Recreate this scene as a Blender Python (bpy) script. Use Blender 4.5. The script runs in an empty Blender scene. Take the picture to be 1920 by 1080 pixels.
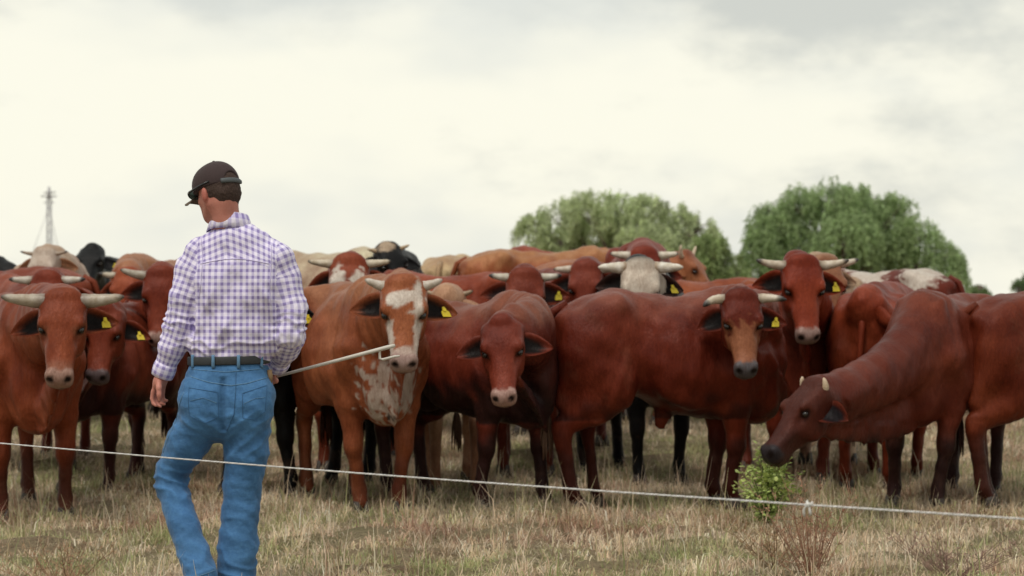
import bpy, math, random
import numpy as np
from mathutils import Vector, Matrix

random.seed(7)
RNG = np.random.default_rng(11)
S = bpy.context.scene
COL = S.collection
R = math.radians

# ------------------------------------------------------------------ camera, sky, sun, exposure
EYE, FPX, HORIZON = 1.23, 4000.0, 575.0          # eye height (m), focal length and horizon in photo pixels
cam_d = bpy.data.cameras.new('camera')
cam_d.sensor_width = 36.0
cam_d.lens = FPX / 1920 * 36
cam_d.shift_y = (HORIZON - 540) / 1920
cam_d.clip_start = 0.1
cam_d.clip_end = 6000
cam_d.dof.use_dof = True
cam_d.dof.focus_distance = 8.6
cam_d.dof.aperture_fstop = 4.2
cam = bpy.data.objects.new('camera', cam_d)
cam.location = (0, 0, EYE)
cam.rotation_euler = (R(90), 0, 0)
COL.objects.link(cam)
S.camera = cam

SUN_EL, SUN_AZ = R(62), R(-150)
W = bpy.data.worlds.new('World'); S.world = W; W.use_nodes = True
nt = W.node_tree; nt.nodes.clear()
def nd(t, **k):
    n = nt.nodes.new(t)
    for a, b in k.items(): setattr(n, a, b)
    return n
sky = nd('ShaderNodeTexSky', sky_type='NISHITA', sun_disc=False, sun_elevation=SUN_EL, sun_rotation=SUN_AZ)
sky.air_density = 1.2; sky.dust_density = 3.0
tc = nd('ShaderNodeTexCoord')
def cloud_noise(scale, detail, zs, off, rough=.55):
    m = nd('ShaderNodeMapping'); m.inputs['Scale'].default_value = (1, 1, zs); m.inputs['Location'].default_value = off
    n = nd('ShaderNodeTexNoise'); n.inputs['Scale'].default_value = scale; n.inputs['Detail'].default_value = detail
    n.inputs['Roughness'].default_value = rough
    nt.links.new(tc.outputs['Generated'], m.inputs[0]); nt.links.new(m.outputs[0], n.inputs['Vector'])
    return n.outputs['Fac']
def ramp(src, stops):
    r = nd('ShaderNodeValToRGB'); r.color_ramp.interpolation = 'EASE'
    e = r.color_ramp.elements
    while len(e) < len(stops): e.new(.5)
    for k, (p, c) in enumerate(stops): e[k].position = p; e[k].color = (*c, 1)
    nt.links.new(src, r.inputs[0]); return r.outputs[0]
def mixc(f, a, b):
    m = nd('ShaderNodeMix', data_type='RGBA')
    for s, v in ((m.inputs[0], f), (m.inputs[6], a), (m.inputs[7], b)):
        if isinstance(v, (float, int)): s.default_value = v
        elif isinstance(v, tuple): s.default_value = (*v, 1)
        else: nt.links.new(v, s)
    return m.outputs[2]
g_cream = (8.8, 8.6, 7.35); g_grey = (5.5, 5.65, 5.25); g_blue = (6.7, 6.9, 6.5)
n1 = cloud_noise(7.0, 5, 2.6, (3.1, .4, .2))
n2 = cloud_noise(4.2, 4, 2.2, (8.3, 2.4, 5.2))
n3 = cloud_noise(17.0, 5, 2.0, (1.3, 7.4, 2.2), .62)
# cloud deck: cream near the horizon, greyer bellies higher up, for the whole dome
sep = nd('ShaderNodeSeparateXYZ'); nt.links.new(tc.outputs['Generated'], sep.inputs[0])
def math_(op, a, b=0.0, clamp=False):
    m = nd('ShaderNodeMath', operation=op); m.use_clamp = clamp
    for s, v in ((m.inputs[0], a), (m.inputs[1], b)):
        if isinstance(v, (float, int)): s.default_value = v
        else: nt.links.new(v, s)
    return m.outputs[0]
zz = sep.outputs[2]
up = math_('MULTIPLY', math_('SUBTRACT', zz, .112), 26.0, True)                   # 0 at low sky, 1 above about 11 degrees
side = math_('MULTIPLY', math_('ADD', sep.outputs[0], .02), 2.2, True)
grey_a = math_('ADD', math_('MULTIPLY', n1, 1.0), math_('MULTIPLY', up, .42))
grey_a = math_('ADD', grey_a, math_('MULTIPLY', side, .14))
grey_a = math_('ADD', grey_a, math_('MULTIPLY', math_('SUBTRACT', n3, .5), .55))
c1 = mixc(math_('MULTIPLY', ramp(grey_a, [(.52, (0, 0, 0)), (.92, (1, 1, 1))]), .95), g_cream, g_grey)
c2 = mixc(math_('MULTIPLY', ramp(n2, [(.46, (0, 0, 0)), (.68, (1, 1, 1))]), .75), c1, g_blue)
c3 = mixc(.06, c2, sky.outputs[0])
bg = nd('ShaderNodeBackground'); bg.inputs['Strength'].default_value = .1
nt.links.new(c3, bg.inputs[0])
wo = nd('ShaderNodeOutputWorld'); nt.links.new(bg.outputs[0], wo.inputs[0])

sun_d = bpy.data.lights.new('sun', 'SUN'); sun_d.energy = 1.5; sun_d.angle = R(22); sun_d.color = (1, .95, .87)
sun = bpy.data.objects.new('sun', sun_d); COL.objects.link(sun)
sun.rotation_euler = (R(90) - SUN_EL, 0, R(180) - SUN_AZ); sun.location = (0, 0, 30)

V = S.view_settings
V.view_transform = 'Standard'; V.look = 'None'; V.gamma = 1; V.use_curve_mapping = False; V.exposure = 0.22

# ------------------------------------------------------------------ small helpers
def at(px, py, Y):                         # a point of the place at distance Y
    return np.array([(px - 960) / FPX * Y, Y, EYE + (HORIZON - py) / FPX * Y])
def gz(x, y):                              # the paddock rises a little under the back of the herd
    t = np.clip((np.asarray(y, float) - 14.3) / 7.7, 0, 1)
    return .42 * t * t * (3 - 2 * t) + .018 * np.sin(x * 1.3 + y * .7) * np.clip((np.asarray(y, float) - 4) / 4, 0, 1)
def tag(o, label=None, cat=None, group=None, kind=None):
    for k, v in (('label', label), ('category', cat), ('group', group), ('kind', kind)):
        if v: o[k] = v
    return o
def empty(name, loc=(0, 0, 0), rz=0, s=1.0):
    o = bpy.data.objects.new(name, None); COL.objects.link(o)
    o.location = tuple(float(c) for c in loc); o.rotation_euler = (0, 0, rz); o.scale = (s, s, s); o.empty_display_size = .2
    return o
def link(name, me, mat=None, parent=None):
    if mat and not me.materials: me.materials.append(mat)
    o = bpy.data.objects.new(name, me); COL.objects.link(o)
    if parent: o.parent = parent
    return o
def mesh(name, verts, faces, cols=None, smooth=True, uv=None):
    me = bpy.data.meshes.new(name)
    verts = np.asarray(verts, np.float32)
    if isinstance(faces, np.ndarray):
        n, k = faces.shape
        me.vertices.add(len(verts)); me.vertices.foreach_set('co', verts.ravel())
        me.loops.add(n * k); me.loops.foreach_set('vertex_index', faces.ravel().astype(np.int32))
        me.polygons.add(n); me.polygons.foreach_set('loop_start', np.arange(0, n * k, k, dtype=np.int32))
        me.update(calc_edges=True)
    else:
        me.from_pydata([tuple(map(float, v)) for v in verts], [], faces); me.update()
    if smooth: me.polygons.foreach_set('use_smooth', np.ones(len(me.polygons), bool))
    if cols is not None:
        a = me.color_attributes.new('coat', 'FLOAT_COLOR', 'POINT')
        c = np.ones((len(verts), 4), np.float32); c[:, :3] = np.clip(cols, 0, 1); a.data.foreach_set('color', c.ravel())
    if uv is not None:
        u = me.uv_layers.new(name='uv'); u.data.foreach_set('uv', np.asarray(uv, np.float32).ravel())
    return me
def unit(v): v = np.asarray(v, float); return v / (np.linalg.norm(v) + 1e-12)

def tube(pts, rad, n=10, cap=True, flat=None):
    """verts and faces of a tube through pts; flat = (axis, factor) squashes it"""
    pts = np.asarray(pts, float); rad = np.broadcast_to(np.asarray(rad, float), (len(pts),))
    T = np.gradient(pts, axis=0); T /= np.linalg.norm(T, axis=1)[:, None] + 1e-12
    ref = np.array([0, 0, 1.0]) if abs(T[0][2]) < .9 else np.array([1.0, 0, 0])
    vs, prev = [], None
    for p, t, r in zip(pts, T, rad):
        u = np.cross(t, ref) if prev is None else prev - t * prev.dot(t)
        u = unit(u); prev = u; w = np.cross(t, u)
        a = np.arange(n) * 2 * np.pi / n
        ring = np.outer(np.cos(a), u) * r + np.outer(np.sin(a), w) * r
        if flat is not None:
            ax = unit(flat[0]); ring -= np.outer(ring @ ax, ax) * (1 - flat[1])
        vs.append(p + ring)
    m = len(pts); vs = np.concatenate(vs)
    f = [(i * n + j, i * n + (j + 1) % n, (i + 1) * n + (j + 1) % n, (i + 1) * n + j) for i in range(m - 1) for j in range(n)]
    if cap:
        f += [tuple(range(n))[::-1], tuple(range((m - 1) * n, m * n))]
    return vs, f
class Bag:                                 # several shapes joined to ONE mesh of one thing or part
    def __init__(s): s.v, s.f, s.c, s.n = [], [], [], 0
    def add(s, vf, col=None):
        v, f = vf; v = np.asarray(v, float)
        s.v.append(v); s.f += [tuple(i + s.n for i in q) for q in f]; s.n += len(v)
        s.c.append(np.broadcast_to(np.asarray(col if col is not None else (1, 1, 1), float), (len(v), 3)))
        return s
    def build(s, name, mat, parent=None, smooth=True):
        return link(name, mesh(name, np.concatenate(s.v), s.f, np.concatenate(s.c), smooth), mat, parent)
def bez(a, b, c, n):
    t = np.linspace(0, 1, n)[:, None]; a, b, c = map(np.asarray, (a, b, c))
    return (1 - t) ** 2 * a + 2 * t * (1 - t) * b + t * t * c
def wob(P, seed, scale, n=7):              # cheap smooth noise, about -1..1
    r = np.random.default_rng(seed); o = np.zeros(len(P))
    for _ in range(n):
        d = r.normal(size=3); d /= np.linalg.norm(d); f = 2 * np.pi / scale * r.uniform(.6, 1.6)
        o += np.sin(P @ d * f + r.uniform(0, 6.28))
    return o / math.sqrt(n)
def ss(a, b, x): t = np.clip((x - a) / (b - a), 0, 1); return t * t * (3 - 2 * t)

# ------------------------------------------------------------------ distance field bodies: one continuous skin
class Field:
    def __init__(s, lo, hi, h):
        s.lo = np.asarray(lo, np.float32); s.h = h
        s.n = np.ceil((np.asarray(hi) - lo) / h).astype(int) + 1
        s.F = np.full(tuple(s.n), 9.0, np.float32)
    def _sl(s, lo, hi):
        a = np.maximum(np.floor((np.asarray(lo) - s.lo) / s.h).astype(int), 0)
        b = np.minimum(np.ceil((np.asarray(hi) - s.lo) / s.h).astype(int) + 1, s.n)
        if (b <= a).any(): return None
        g = [(s.lo[i] + s.h * np.arange(a[i], b[i])).astype(np.float32) for i in range(3)]
        return tuple(slice(a[i], b[i]) for i in range(3)), np.meshgrid(*g, indexing='ij')
    def _mix(s, sl, d, k, sub=False):
        A = s.F[sl]
        if sub: A = -A
        if k > 0:
            h = np.maximum(k - np.abs(A - d), 0) / k; r = np.minimum(A, d) - h * h * k * .25
        else: r = np.minimum(A, d)
        s.F[sl] = -r if sub else r
    def seg(s, a, b, ra, rb, U=(0, 1, 0), k=.04, sub=False, dist_only=False):
        """tapered limb piece from a to b; ra = (half-width along U, half-width across)"""
        a = np.asarray(a, np.float32); b = np.asarray(b, np.float32)
        ra = ra if isinstance(ra, (tuple, list)) else (ra, ra); rb = rb if isinstance(rb, (tuple, list)) else (rb, rb)
        m = max(*ra, *rb) + k + 2 * s.h
        q = s._sl(np.minimum(a, b) - m, np.maximum(a, b) + m)
        if q is None: return
        sl, (X, Y, Z) = q
        ab = b - a; L = float(np.linalg.norm(ab)) + 1e-6; w = ab / L
        U = np.asarray(U, float); U = U - w * U.dot(w); U = unit(U); Vv = np.cross(w, U)
        dx, dy, dz = X - a[0], Y - a[1], Z - a[2]
        t = dx * w[0] + dy * w[1] + dz * w[2]; tc_ = np.clip(t / L, 0, 1)
        rw = t - tc_ * L
        ru = dx * U[0] + dy * U[1] + dz * U[2]; rv = dx * Vv[0] + dy * Vv[1] + dz * Vv[2]
        Ru = ra[0] + (rb[0] - ra[0]) * tc_; Rv = ra[1] + (rb[1] - ra[1]) * tc_; Rw = np.minimum(Ru, Rv)
        kk = np.sqrt((ru / Ru) ** 2 + (rv / Rv) ** 2 + (rw / Rw) ** 2) + 1e-5
        rr = np.sqrt(ru * ru + rv * rv + rw * rw)
        s._mix(sl, np.where(kk < .25, -.75 * Rw, rr * (1 - 1 / kk)), k, sub)
    def chain(s, pts, rads, U=(0, 1, 0), k=.04):
        """a limb of several pieces: evaluated as one so joints do not swell"""
        for i in range(len(pts) - 1):
            s.seg(pts[i], pts[i + 1], rads[i], rads[i + 1], U, k if i == 0 else min(k, .02))
    def ell(s, c, r, M=None, k=.04, sub=False):
        c = np.asarray(c, np.float32); r = np.asarray(r, float)
        m = (r.max() if M is not None else r) + k + 2 * s.h
        q = s._sl(c - m, c + m)
        if q is None: return
        sl, (X, Y, Z) = q
        D = [X - c[0], Y - c[1], Z - c[2]]
        M = np.eye(3) if M is None else M                # columns are the axes
        E = [sum(D[j] * M[j, i] for j in range(3)) for i in range(3)]
        kk = np.sqrt(sum((E[i] / r[i]) ** 2 for i in range(3))) + 1e-5
        rr = np.sqrt(sum(e * e for e in E))
        s._mix(sl, np.where(kk < .25, -.75 * r.min(), rr * (1 - 1 / kk)), k, sub)
    def loft(s, o, M, st, k=.05, n=2.3):
        """body along axis M[:,0]; st rows: x, top z, bottom z, half width, width asymmetry (+ wider on top)"""
        st = np.asarray(st, float); xs = np.linspace(st[0, 0], st[-1, 0], 90)
        def cub(c):                                          # smooth interpolation
            x, y = st[:, 0], st[:, c]; m = np.gradient(y, x); i = np.clip(np.searchsorted(x, xs) - 1, 0, len(x) - 2)
            h = x[i + 1] - x[i]; t = (xs - x[i]) / h
            return (2*t**3-3*t**2+1)*y[i] + (t**3-2*t**2+t)*h*m[i] + (-2*t**3+3*t**2)*y[i+1] + (t**3-t**2)*h*m[i+1]
        top, bot, w, asy = cub(1), cub(2), np.maximum(cub(3), .01), cub(4)
        cx, cw = np.array([xs[0], xs[-1]]), max(w.max(), np.abs(top).max(), np.abs(bot).max())
        C = np.array([[x, y, z] for x in cx for y in (-w.max(), w.max()) for z in (top.max(), bot.min())]) @ M.T + o
        q = s._sl(C.min(0) - k - 2 * s.h, C.max(0) + k + 2 * s.h)
        if q is None: return
        sl, (X, Y, Z) = q
        D = [X - o[0], Y - o[1], Z - o[2]]
        E = [(D[0] * M[0, i] + D[1] * M[1, i] + D[2] * M[2, i]) for i in range(3)]
        xc = np.clip(E[0], xs[0], xs[-1]); f = lambda a: np.interp(xc, xs, a).astype(np.float32)
        T, B, Wd, A = f(top), f(bot), f(w), f(asy)
        hh = (T - B) * .5; v = (E[2] - (T + B) * .5) / hh
        ww = Wd * np.maximum(1 + A * np.clip(v, -1, 1), .2)
        kk = (np.abs(E[1] / ww) ** n + np.abs(v) ** n) ** (1 / n)
        d = (kk - 1) * np.minimum(Wd, hh)
        ex = E[0] - xc
        d = np.where(np.abs(ex) > 0, np.sqrt(np.maximum(d, 0) ** 2 + ex * ex) + np.minimum(d, 0) * 0, d)
        s._mix(sl, d.astype(np.float32), k)
    def polygonize(s, relax=2):
        F, lo, h = s.F, s.lo, s.h
        F[0], F[-1] = 9, 9; F[:, 0], F[:, -1] = 9, 9; F[:, :, 0], F[:, :, -1] = 9, 9
        I = F < 0
        c = np.zeros(tuple(s.n - 1), np.uint8)
        offs = [(i, j, k) for i in (0, 1) for j in (0, 1) for k in (0, 1)]
        for i, j, k in offs: c += I[i:s.n[0]-1+i, j:s.n[1]-1+j, k:s.n[2]-1+k]
        act = (c > 0) & (c < 8)
        ai = np.argwhere(act); idx = np.full(act.shape, -1, np.int32); idx[act] = np.arange(len(ai))
        vals = {o: F[ai[:, 0]+o[0], ai[:, 1]+o[1], ai[:, 2]+o[2]] for o in offs}
        acc = np.zeros((len(ai), 3)); cnt = np.zeros(len(ai))
        for o in offs:
            for ax in range(3):
                if o[ax]: continue
                p = list(o); p[ax] = 1; p = tuple(p)
                a, b = vals[o], vals[p]; cr = (a < 0) != (b < 0)
                t = np.where(cr, a / np.where(cr, a - b, 1), 0)
                for q in range(3): acc[:, q] += np.where(cr, o[q] + (t if q == ax else 0), 0)
                cnt += cr
        P = lo + (ai + acc / cnt[:, None]) * h
        fs = []
        for ax in range(3):
            u, v = (ax + 1) % 3, (ax + 2) % 3
            A = np.take(I, range(0, s.n[ax]-1), ax); B = np.take(I, range(1, s.n[ax]), ax)
            for e, flip in ((A & ~B, False), (~A & B, True)):
                w = np.argwhere(e)
                w = w[(w[:, u] > 0) & (w[:, v] > 0)]
                def id_(du, dv):
                    z = w.copy(); z[:, u] -= du; z[:, v] -= dv
                    return idx[z[:, 0], z[:, 1], z[:, 2]]
                q = np.stack([id_(1, 1), id_(0, 1), id_(0, 0), id_(1, 0)], 1)
                fs.append(q[:, ::-1] if flip else q)
        Q = np.concatenate(fs)
        for _ in range(relax):
            Sm = np.zeros_like(P); n = np.zeros(len(P))
            for a, b in ((0, 1), (1, 2), (2, 3), (3, 0)):
                for x, y in ((Q[:, a], Q[:, b]), (Q[:, b], Q[:, a])):
                    for c_ in range(3): Sm[:, c_] += np.bincount(x, P[y, c_], len(P))
                    n += np.bincount(x, minlength=len(P))
            P = P * .5 + .5 * Sm / n[:, None]
        return P, Q
def normals(P, Q):
    N = np.cross(P[Q[:, 2]] - P[Q[:, 0]], P[Q[:, 3]] - P[Q[:, 1]]); o = np.zeros_like(P)
    for i in range(4):
        for c in range(3): o[:, c] += np.bincount(Q[:, i], N[:, c], len(P))
    return o / (np.linalg.norm(o, axis=1)[:, None] + 1e-12)

# ------------------------------------------------------------------ materials
def material(name, base=None, rough=.6, attr=False, spec=.4, sheen=0, noise=None, bump=None, trans=0, metal=0, coat=0):
    """noise = (scale, colour or factor, amount); bump = [(scale, distance, stretch), ...]"""
    m = bpy.data.materials.new(name); m.use_nodes = True; t = m.node_tree; b = t.nodes['Principled BSDF']
    N = lambda k: t.nodes.new(k)
    b.inputs['Roughness'].default_value = rough; b.inputs['Specular IOR Level'].default_value = spec
    b.inputs['Metallic'].default_value = metal; b.inputs['Coat Weight'].default_value = coat
    if sheen: b.inputs['Sheen Weight'].default_value = sheen; b.inputs['Sheen Roughness'].default_value = .4
    co = N('ShaderNodeTexCoord').outputs['Object']
    src = None
    if attr: a = N('ShaderNodeAttribute'); a.attribute_name = 'coat'; src = a.outputs['Color']
    else:
        r = N('ShaderNodeRGB'); r.outputs[0].default_value = (*base, 1); src = r.outputs[0]
    for (sc, col, amt, *st_) in (noise or []):
        n = N('ShaderNodeTexNoise'); n.inputs['Scale'].default_value = sc; n.inputs['Detail'].default_value = 5
        if st_: mq = N('ShaderNodeMapping'); mq.inputs['Scale'].default_value = st_[0]; t.links.new(co, mq.inputs[0]); t.links.new(mq.outputs[0], n.inputs['Vector'])
        else: t.links.new(co, n.inputs['Vector'])
        r = N('ShaderNodeMapRange'); r.inputs[1].default_value = .35; r.inputs[2].default_value = .68; r.inputs[4].default_value = amt
        t.links.new(n.outputs['Fac'], r.inputs[0])
        x = N('ShaderNodeMix'); x.data_type = 'RGBA'; x.blend_type = 'MULTIPLY'; x.inputs[7].default_value = (*col, 1)
        t.links.new(r.outputs[0], x.inputs[0]); t.links.new(src, x.inputs[6]); src = x.outputs[2]
    t.links.new(src, b.inputs['Base Color'])
    prev = None
    for (sc, dist, st) in (bump or []):
        mp = N('ShaderNodeMapping'); mp.inputs['Scale'].default_value = st; t.links.new(co, mp.inputs[0])
        n = N('ShaderNodeTexNoise'); n.inputs['Scale'].default_value = sc; n.inputs['Detail'].default_value = 4; t.links.new(mp.outputs[0], n.inputs['Vector'])
        bu = N('ShaderNodeBump'); bu.inputs['Distance'].default_value = dist; bu.inputs['Strength'].default_value = 1
        t.links.new(n.outputs['Fac'], bu.inputs['Height'])
        if prev: t.links.new(prev, bu.inputs['Normal'])
        prev = bu.outputs[0]
    if prev: t.links.new(prev, b.inputs['Normal'])
    if trans:
        b.inputs['Transmission Weight'].default_value = 0
        tr = N('ShaderNodeBsdfTranslucent'); t.links.new(src, tr.inputs[0]); ms = N('ShaderNodeMixShader'); ms.inputs[0].default_value = trans
        t.links.new(b.outputs[0], ms.inputs[1]); t.links.new(tr.outputs[0], ms.inputs[2]); t.links.new(ms.outputs[0], t.nodes['Material Output'].inputs[0])
    return m
M_HIDE = material('short_cattle_hair', attr=True, rough=.44, spec=.34, sheen=.0,
                  noise=[(3.6, (.62, .46, .40), .55), (26, (.74, .66, .62), .55, (1, 1, .45)), (90, (.62, .55, .52), .6, (1, 1, .22)), (240, (.6, .56, .54), .6, (1, 1, .3))],
                  bump=[(11, .010, (1, 1, .5)), (42, .0035, (1, 1, .3)), (150, .0028, (1, 1, .25))])
_t = M_HIDE.node_tree; _a = [n for n in _t.nodes if n.type == 'ATTRIBUTE'][0]; _v = _t.nodes.new('ShaderNodeVectorMath'); _v.operation = 'MULTIPLY_ADD'
_v.inputs[1].default_value = (2.6, 2.6, 2.6); _v.inputs[2].default_value = (.30, .30, .30)       # hair gloss takes the colour of the hair
_t.links.new(_a.outputs['Color'], _v.inputs[0]); _t.links.new(_v.outputs[0], _t.nodes['Principled BSDF'].inputs['Specular Tint'])
M_HORN = material('horn', attr=True, rough=.42, spec=.45, noise=[(22, (.62, .54, .44), .8), (120, (.7, .66, .6), .6)], bump=[(60, .002, (1, 1, 1))])
M_EYE = material('cattle_eye', (.012, .007, .005), rough=.12, spec=.6)
M_HOOF = material('hoof', (.05, .038, .03), rough=.6, noise=[(40, (.6, .6, .6), .6)], bump=[(50, .002, (1, 1, 4))])
M_TAG = material('yellow_plastic', (.72, .56, .03), rough=.45, noise=[(60, (.75, .7, .5), .5)])
# ------------------------------------------------------------------ ground
def ground():
    def axis(lo, hi, step, far):
        a = list(np.arange(lo, hi + 1e-6, step)); s = step
        while a[-1] < far: s *= 1.35; a.append(a[-1] + s)
        b = []; s = step; x = lo
        while x > -far: s *= 1.35; x -= s; b.append(x)
        return np.array(b[::-1] + a)
    xs, ys = axis(-12, 12, .16, 3000), axis(6, 26, .16, 3000)
    X, Y = np.meshgrid(xs, ys, indexing='ij')
    P = np.stack([X, Y, np.zeros_like(X)], -1).reshape(-1, 3)
    near = np.clip(1 - (np.abs(P[:, 0]) - 12) / 20, 0, 1) * np.clip(1 - (P[:, 1] - 26) / 40, 0, 1) * ss(2, 7, P[:, 1])
    P[:, 2] = gz(P[:, 0], P[:, 1]) + near * .022 * wob(P, 5, .9) + near * .012 * wob(P, 6, .33)
    n, m = len(xs), len(ys)
    i, j = np.meshgrid(np.arange(n - 1), np.arange(m - 1), indexing='ij'); a = (i * m + j).ravel()
    me = mesh('ground', P, np.stack([a, a + m, a + m + 1, a + 1], 1))
    mt = bpy.data.materials.new('dry_pasture_soil'); mt.use_nodes = True; t = mt.node_tree; b = t.nodes['Principled BSDF']
    b.inputs['Roughness'].default_value = .95; b.inputs['Specular IOR Level'].default_value = .1
    co = t.nodes.new('ShaderNodeTexCoord').outputs['Object']
    def nz(sc, a0, a1):
        q = t.nodes.new('ShaderNodeTexNoise'); q.inputs['Scale'].default_value = sc; q.inputs['Detail'].default_value = 6; q.inputs['Roughness'].default_value = .65
        t.links.new(co, q.inputs['Vector']); r = t.nodes.new('ShaderNodeMapRange'); r.inputs[1].default_value = a0; r.inputs[2].default_value = a1
        t.links.new(q.outputs['Fac'], r.inputs[0]); return r.outputs[0]
    def mx(f, a, c):
        x = t.nodes.new('ShaderNodeMix'); x.data_type = 'RGBA'; t.links.new(f, x.inputs[0])
        for s, v in ((x.inputs[6], a), (x.inputs[7], c)):
            if isinstance(v, tuple): s.default_value = (*v, 1)
            else: t.links.new(v, s)
        return x.outputs[2]
    c = mx(nz(1.1, .42, .62), (.46, .34, .23), (.27, .27, .13))
    c = mx(nz(.7, .52, .66), c, (.30, .18, .12))
    c = mx(nz(24, .35, .7), c, (.46, .37, .23))
    c = mx(nz(60, .5, .75), c, (.10, .08, .055))
    t.links.new(c, b.inputs['Base Color'])
    bu = t.nodes.new('ShaderNodeBump'); bu.inputs['Distance'].default_value = .05; t.links.new(nz(30, .3, .7), bu.inputs['Height']); t.links.new(bu.outputs[0], b.inputs['Normal'])
    tag(link('ground', me, mt), kind='structure')
ground()

# ------------------------------------------------------------------ grass (nobody could count it)
def clump(x, y, seed, sc): return wob(np.stack([x, y, x * 0], 1), seed, sc)
def grass(name, n, y0, y1, hmul, wmul, seg, seed, power=1.0, label=None):
    r = np.random.default_rng(seed)
    y = y0 + (y1 - y0) * r.random(n) ** power
    x = (r.random(n) * 2 - 1) * (y * .25 + .5)
    # tufts: pull blades towards tuft centres
    tx, ty = r.integers(0, 99999, 2)
    cell = .10 * wmul
    cx, cy = np.floor(x / cell), np.floor(y / cell)
    hsh = lambda k: np.modf(np.abs(np.sin(cx * 127.1 + cy * 311.7 + k * 74.7) * 43758.5453))[0]
    ux, uy = (cx + hsh(1)) * cell, (cy + hsh(2)) * cell
    pull = .6 * r.random(n)
    bx, by = x + (ux - x) * pull, y + (uy - y) * pull
    g = clump(x, y, seed + 1, 1.5) + .7 * clump(x, y, seed + 2, .5)       # green patches
    w_ = clump(x, y, seed + 3, 1.9) + .6 * clump(x, y, seed + 4, .6)      # rusty patches
    hh = .75 + .28 * clump(x, y, seed + 5, .8) + .25 * (hsh(3) - .5) * 2
    L = np.clip(hh, .3, 1.6) * (.05 + .10 * r.random(n) ** 1.5) * hmul
    tall = r.random(n) < .018; L = np.where(tall, L * 1.7 + .03, L)
    az = r.random(n) * 2 * np.pi; lean = .6 + r.random(n) * 1.9; lean = np.where(tall, .15 + .4 * r.random(n), lean)
    wd = (.0016 + .0022 * r.random(n)) * wmul
    dx, dy = np.cos(az), np.sin(az)
    sx, sy = -dy, dx
    z0 = gz(bx, by) + .015 * wob(np.stack([bx, by, bx * 0], 1), 5, .9) - .01
    cx_, cy_, cz_ = bx.copy(), by.copy(), z0.copy()
    ang = lean * .42; rows = []
    for i in range(seg + 1):
        t = i / seg; ww = wd * (1 - .88 * t)
        rows.append(np.stack([cx_ - sx * ww, cy_ - sy * ww, cz_], 1)); rows.append(np.stack([cx_ + sx * ww, cy_ + sy * ww, cz_], 1))
        st = L / seg
        cx_ = cx_ + dx * np.sin(ang) * st; cy_ = cy_ + dy * np.sin(ang) * st; cz_ = np.maximum(cz_ + np.cos(ang) * st, z0 + .004)
        ang = ang + lean * (.55 + .9 * r.random(n))
    P = np.stack(rows, 1).reshape(-1, 3); k = 2 * (seg + 1)
    b = (np.arange(n) * k)[:, None]
    Q = np.concatenate([b + np.array([[2*i, 2*i+1, 2*i+3, 2*i+2]]) for i in range(seg)], 0)
    straw = np.array([.80, .61, .43]); pale = np.array([.93, .82, .66]); green = np.array([.36, .43, .16]); rust = np.array([.40, .205, .14]); olive = np.array([.46, .43, .21])
    c = straw + (pale - straw) * (r.random(n) ** 2)[:, None]
    pg = ss(-.5, 1.1, g + r.normal(size=n) * .5)[:, None]
    c = c * (1 - pg * .85) + np.where(r.random(n)[:, None] < .5, green, olive) * pg * .85
    pr = ss(.3, 1.5, w_ + r.normal(size=n) * .4)[:, None]; c = c * (1 - pr * .8) + rust * pr * .8
    c *= (.62 + .62 * r.random(n))[:, None] * (1 + .16 * clump(x, y, seed + 7, .35))[:, None]
    me = mesh(name, P, Q, np.repeat(c, k, 0), smooth=False)
    o = link(name, me, M_GRASS); tag(o, label, 'grass', kind='stuff')
M_GRASS = material('grass_blade', attr=True, rough=.75, spec=.2, trans=.42)
grass('pasture_grass', 175000, 8.6, 20, 1.2, 1.3, 2, 21, 1.0, 'short dry straw and green grass trodden under the herd')
grass('pasture_grass', 45000, 11.6, 14.6, 1.35, 1.3, 2, 41, 1.0, 'taller straw grass round the feet of the front cattle')
grass('pasture_grass', 45000, 20, 60, 1.2, 2.6, 2, 31, 1.3, 'dry grass of the paddock beyond the herd')

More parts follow.
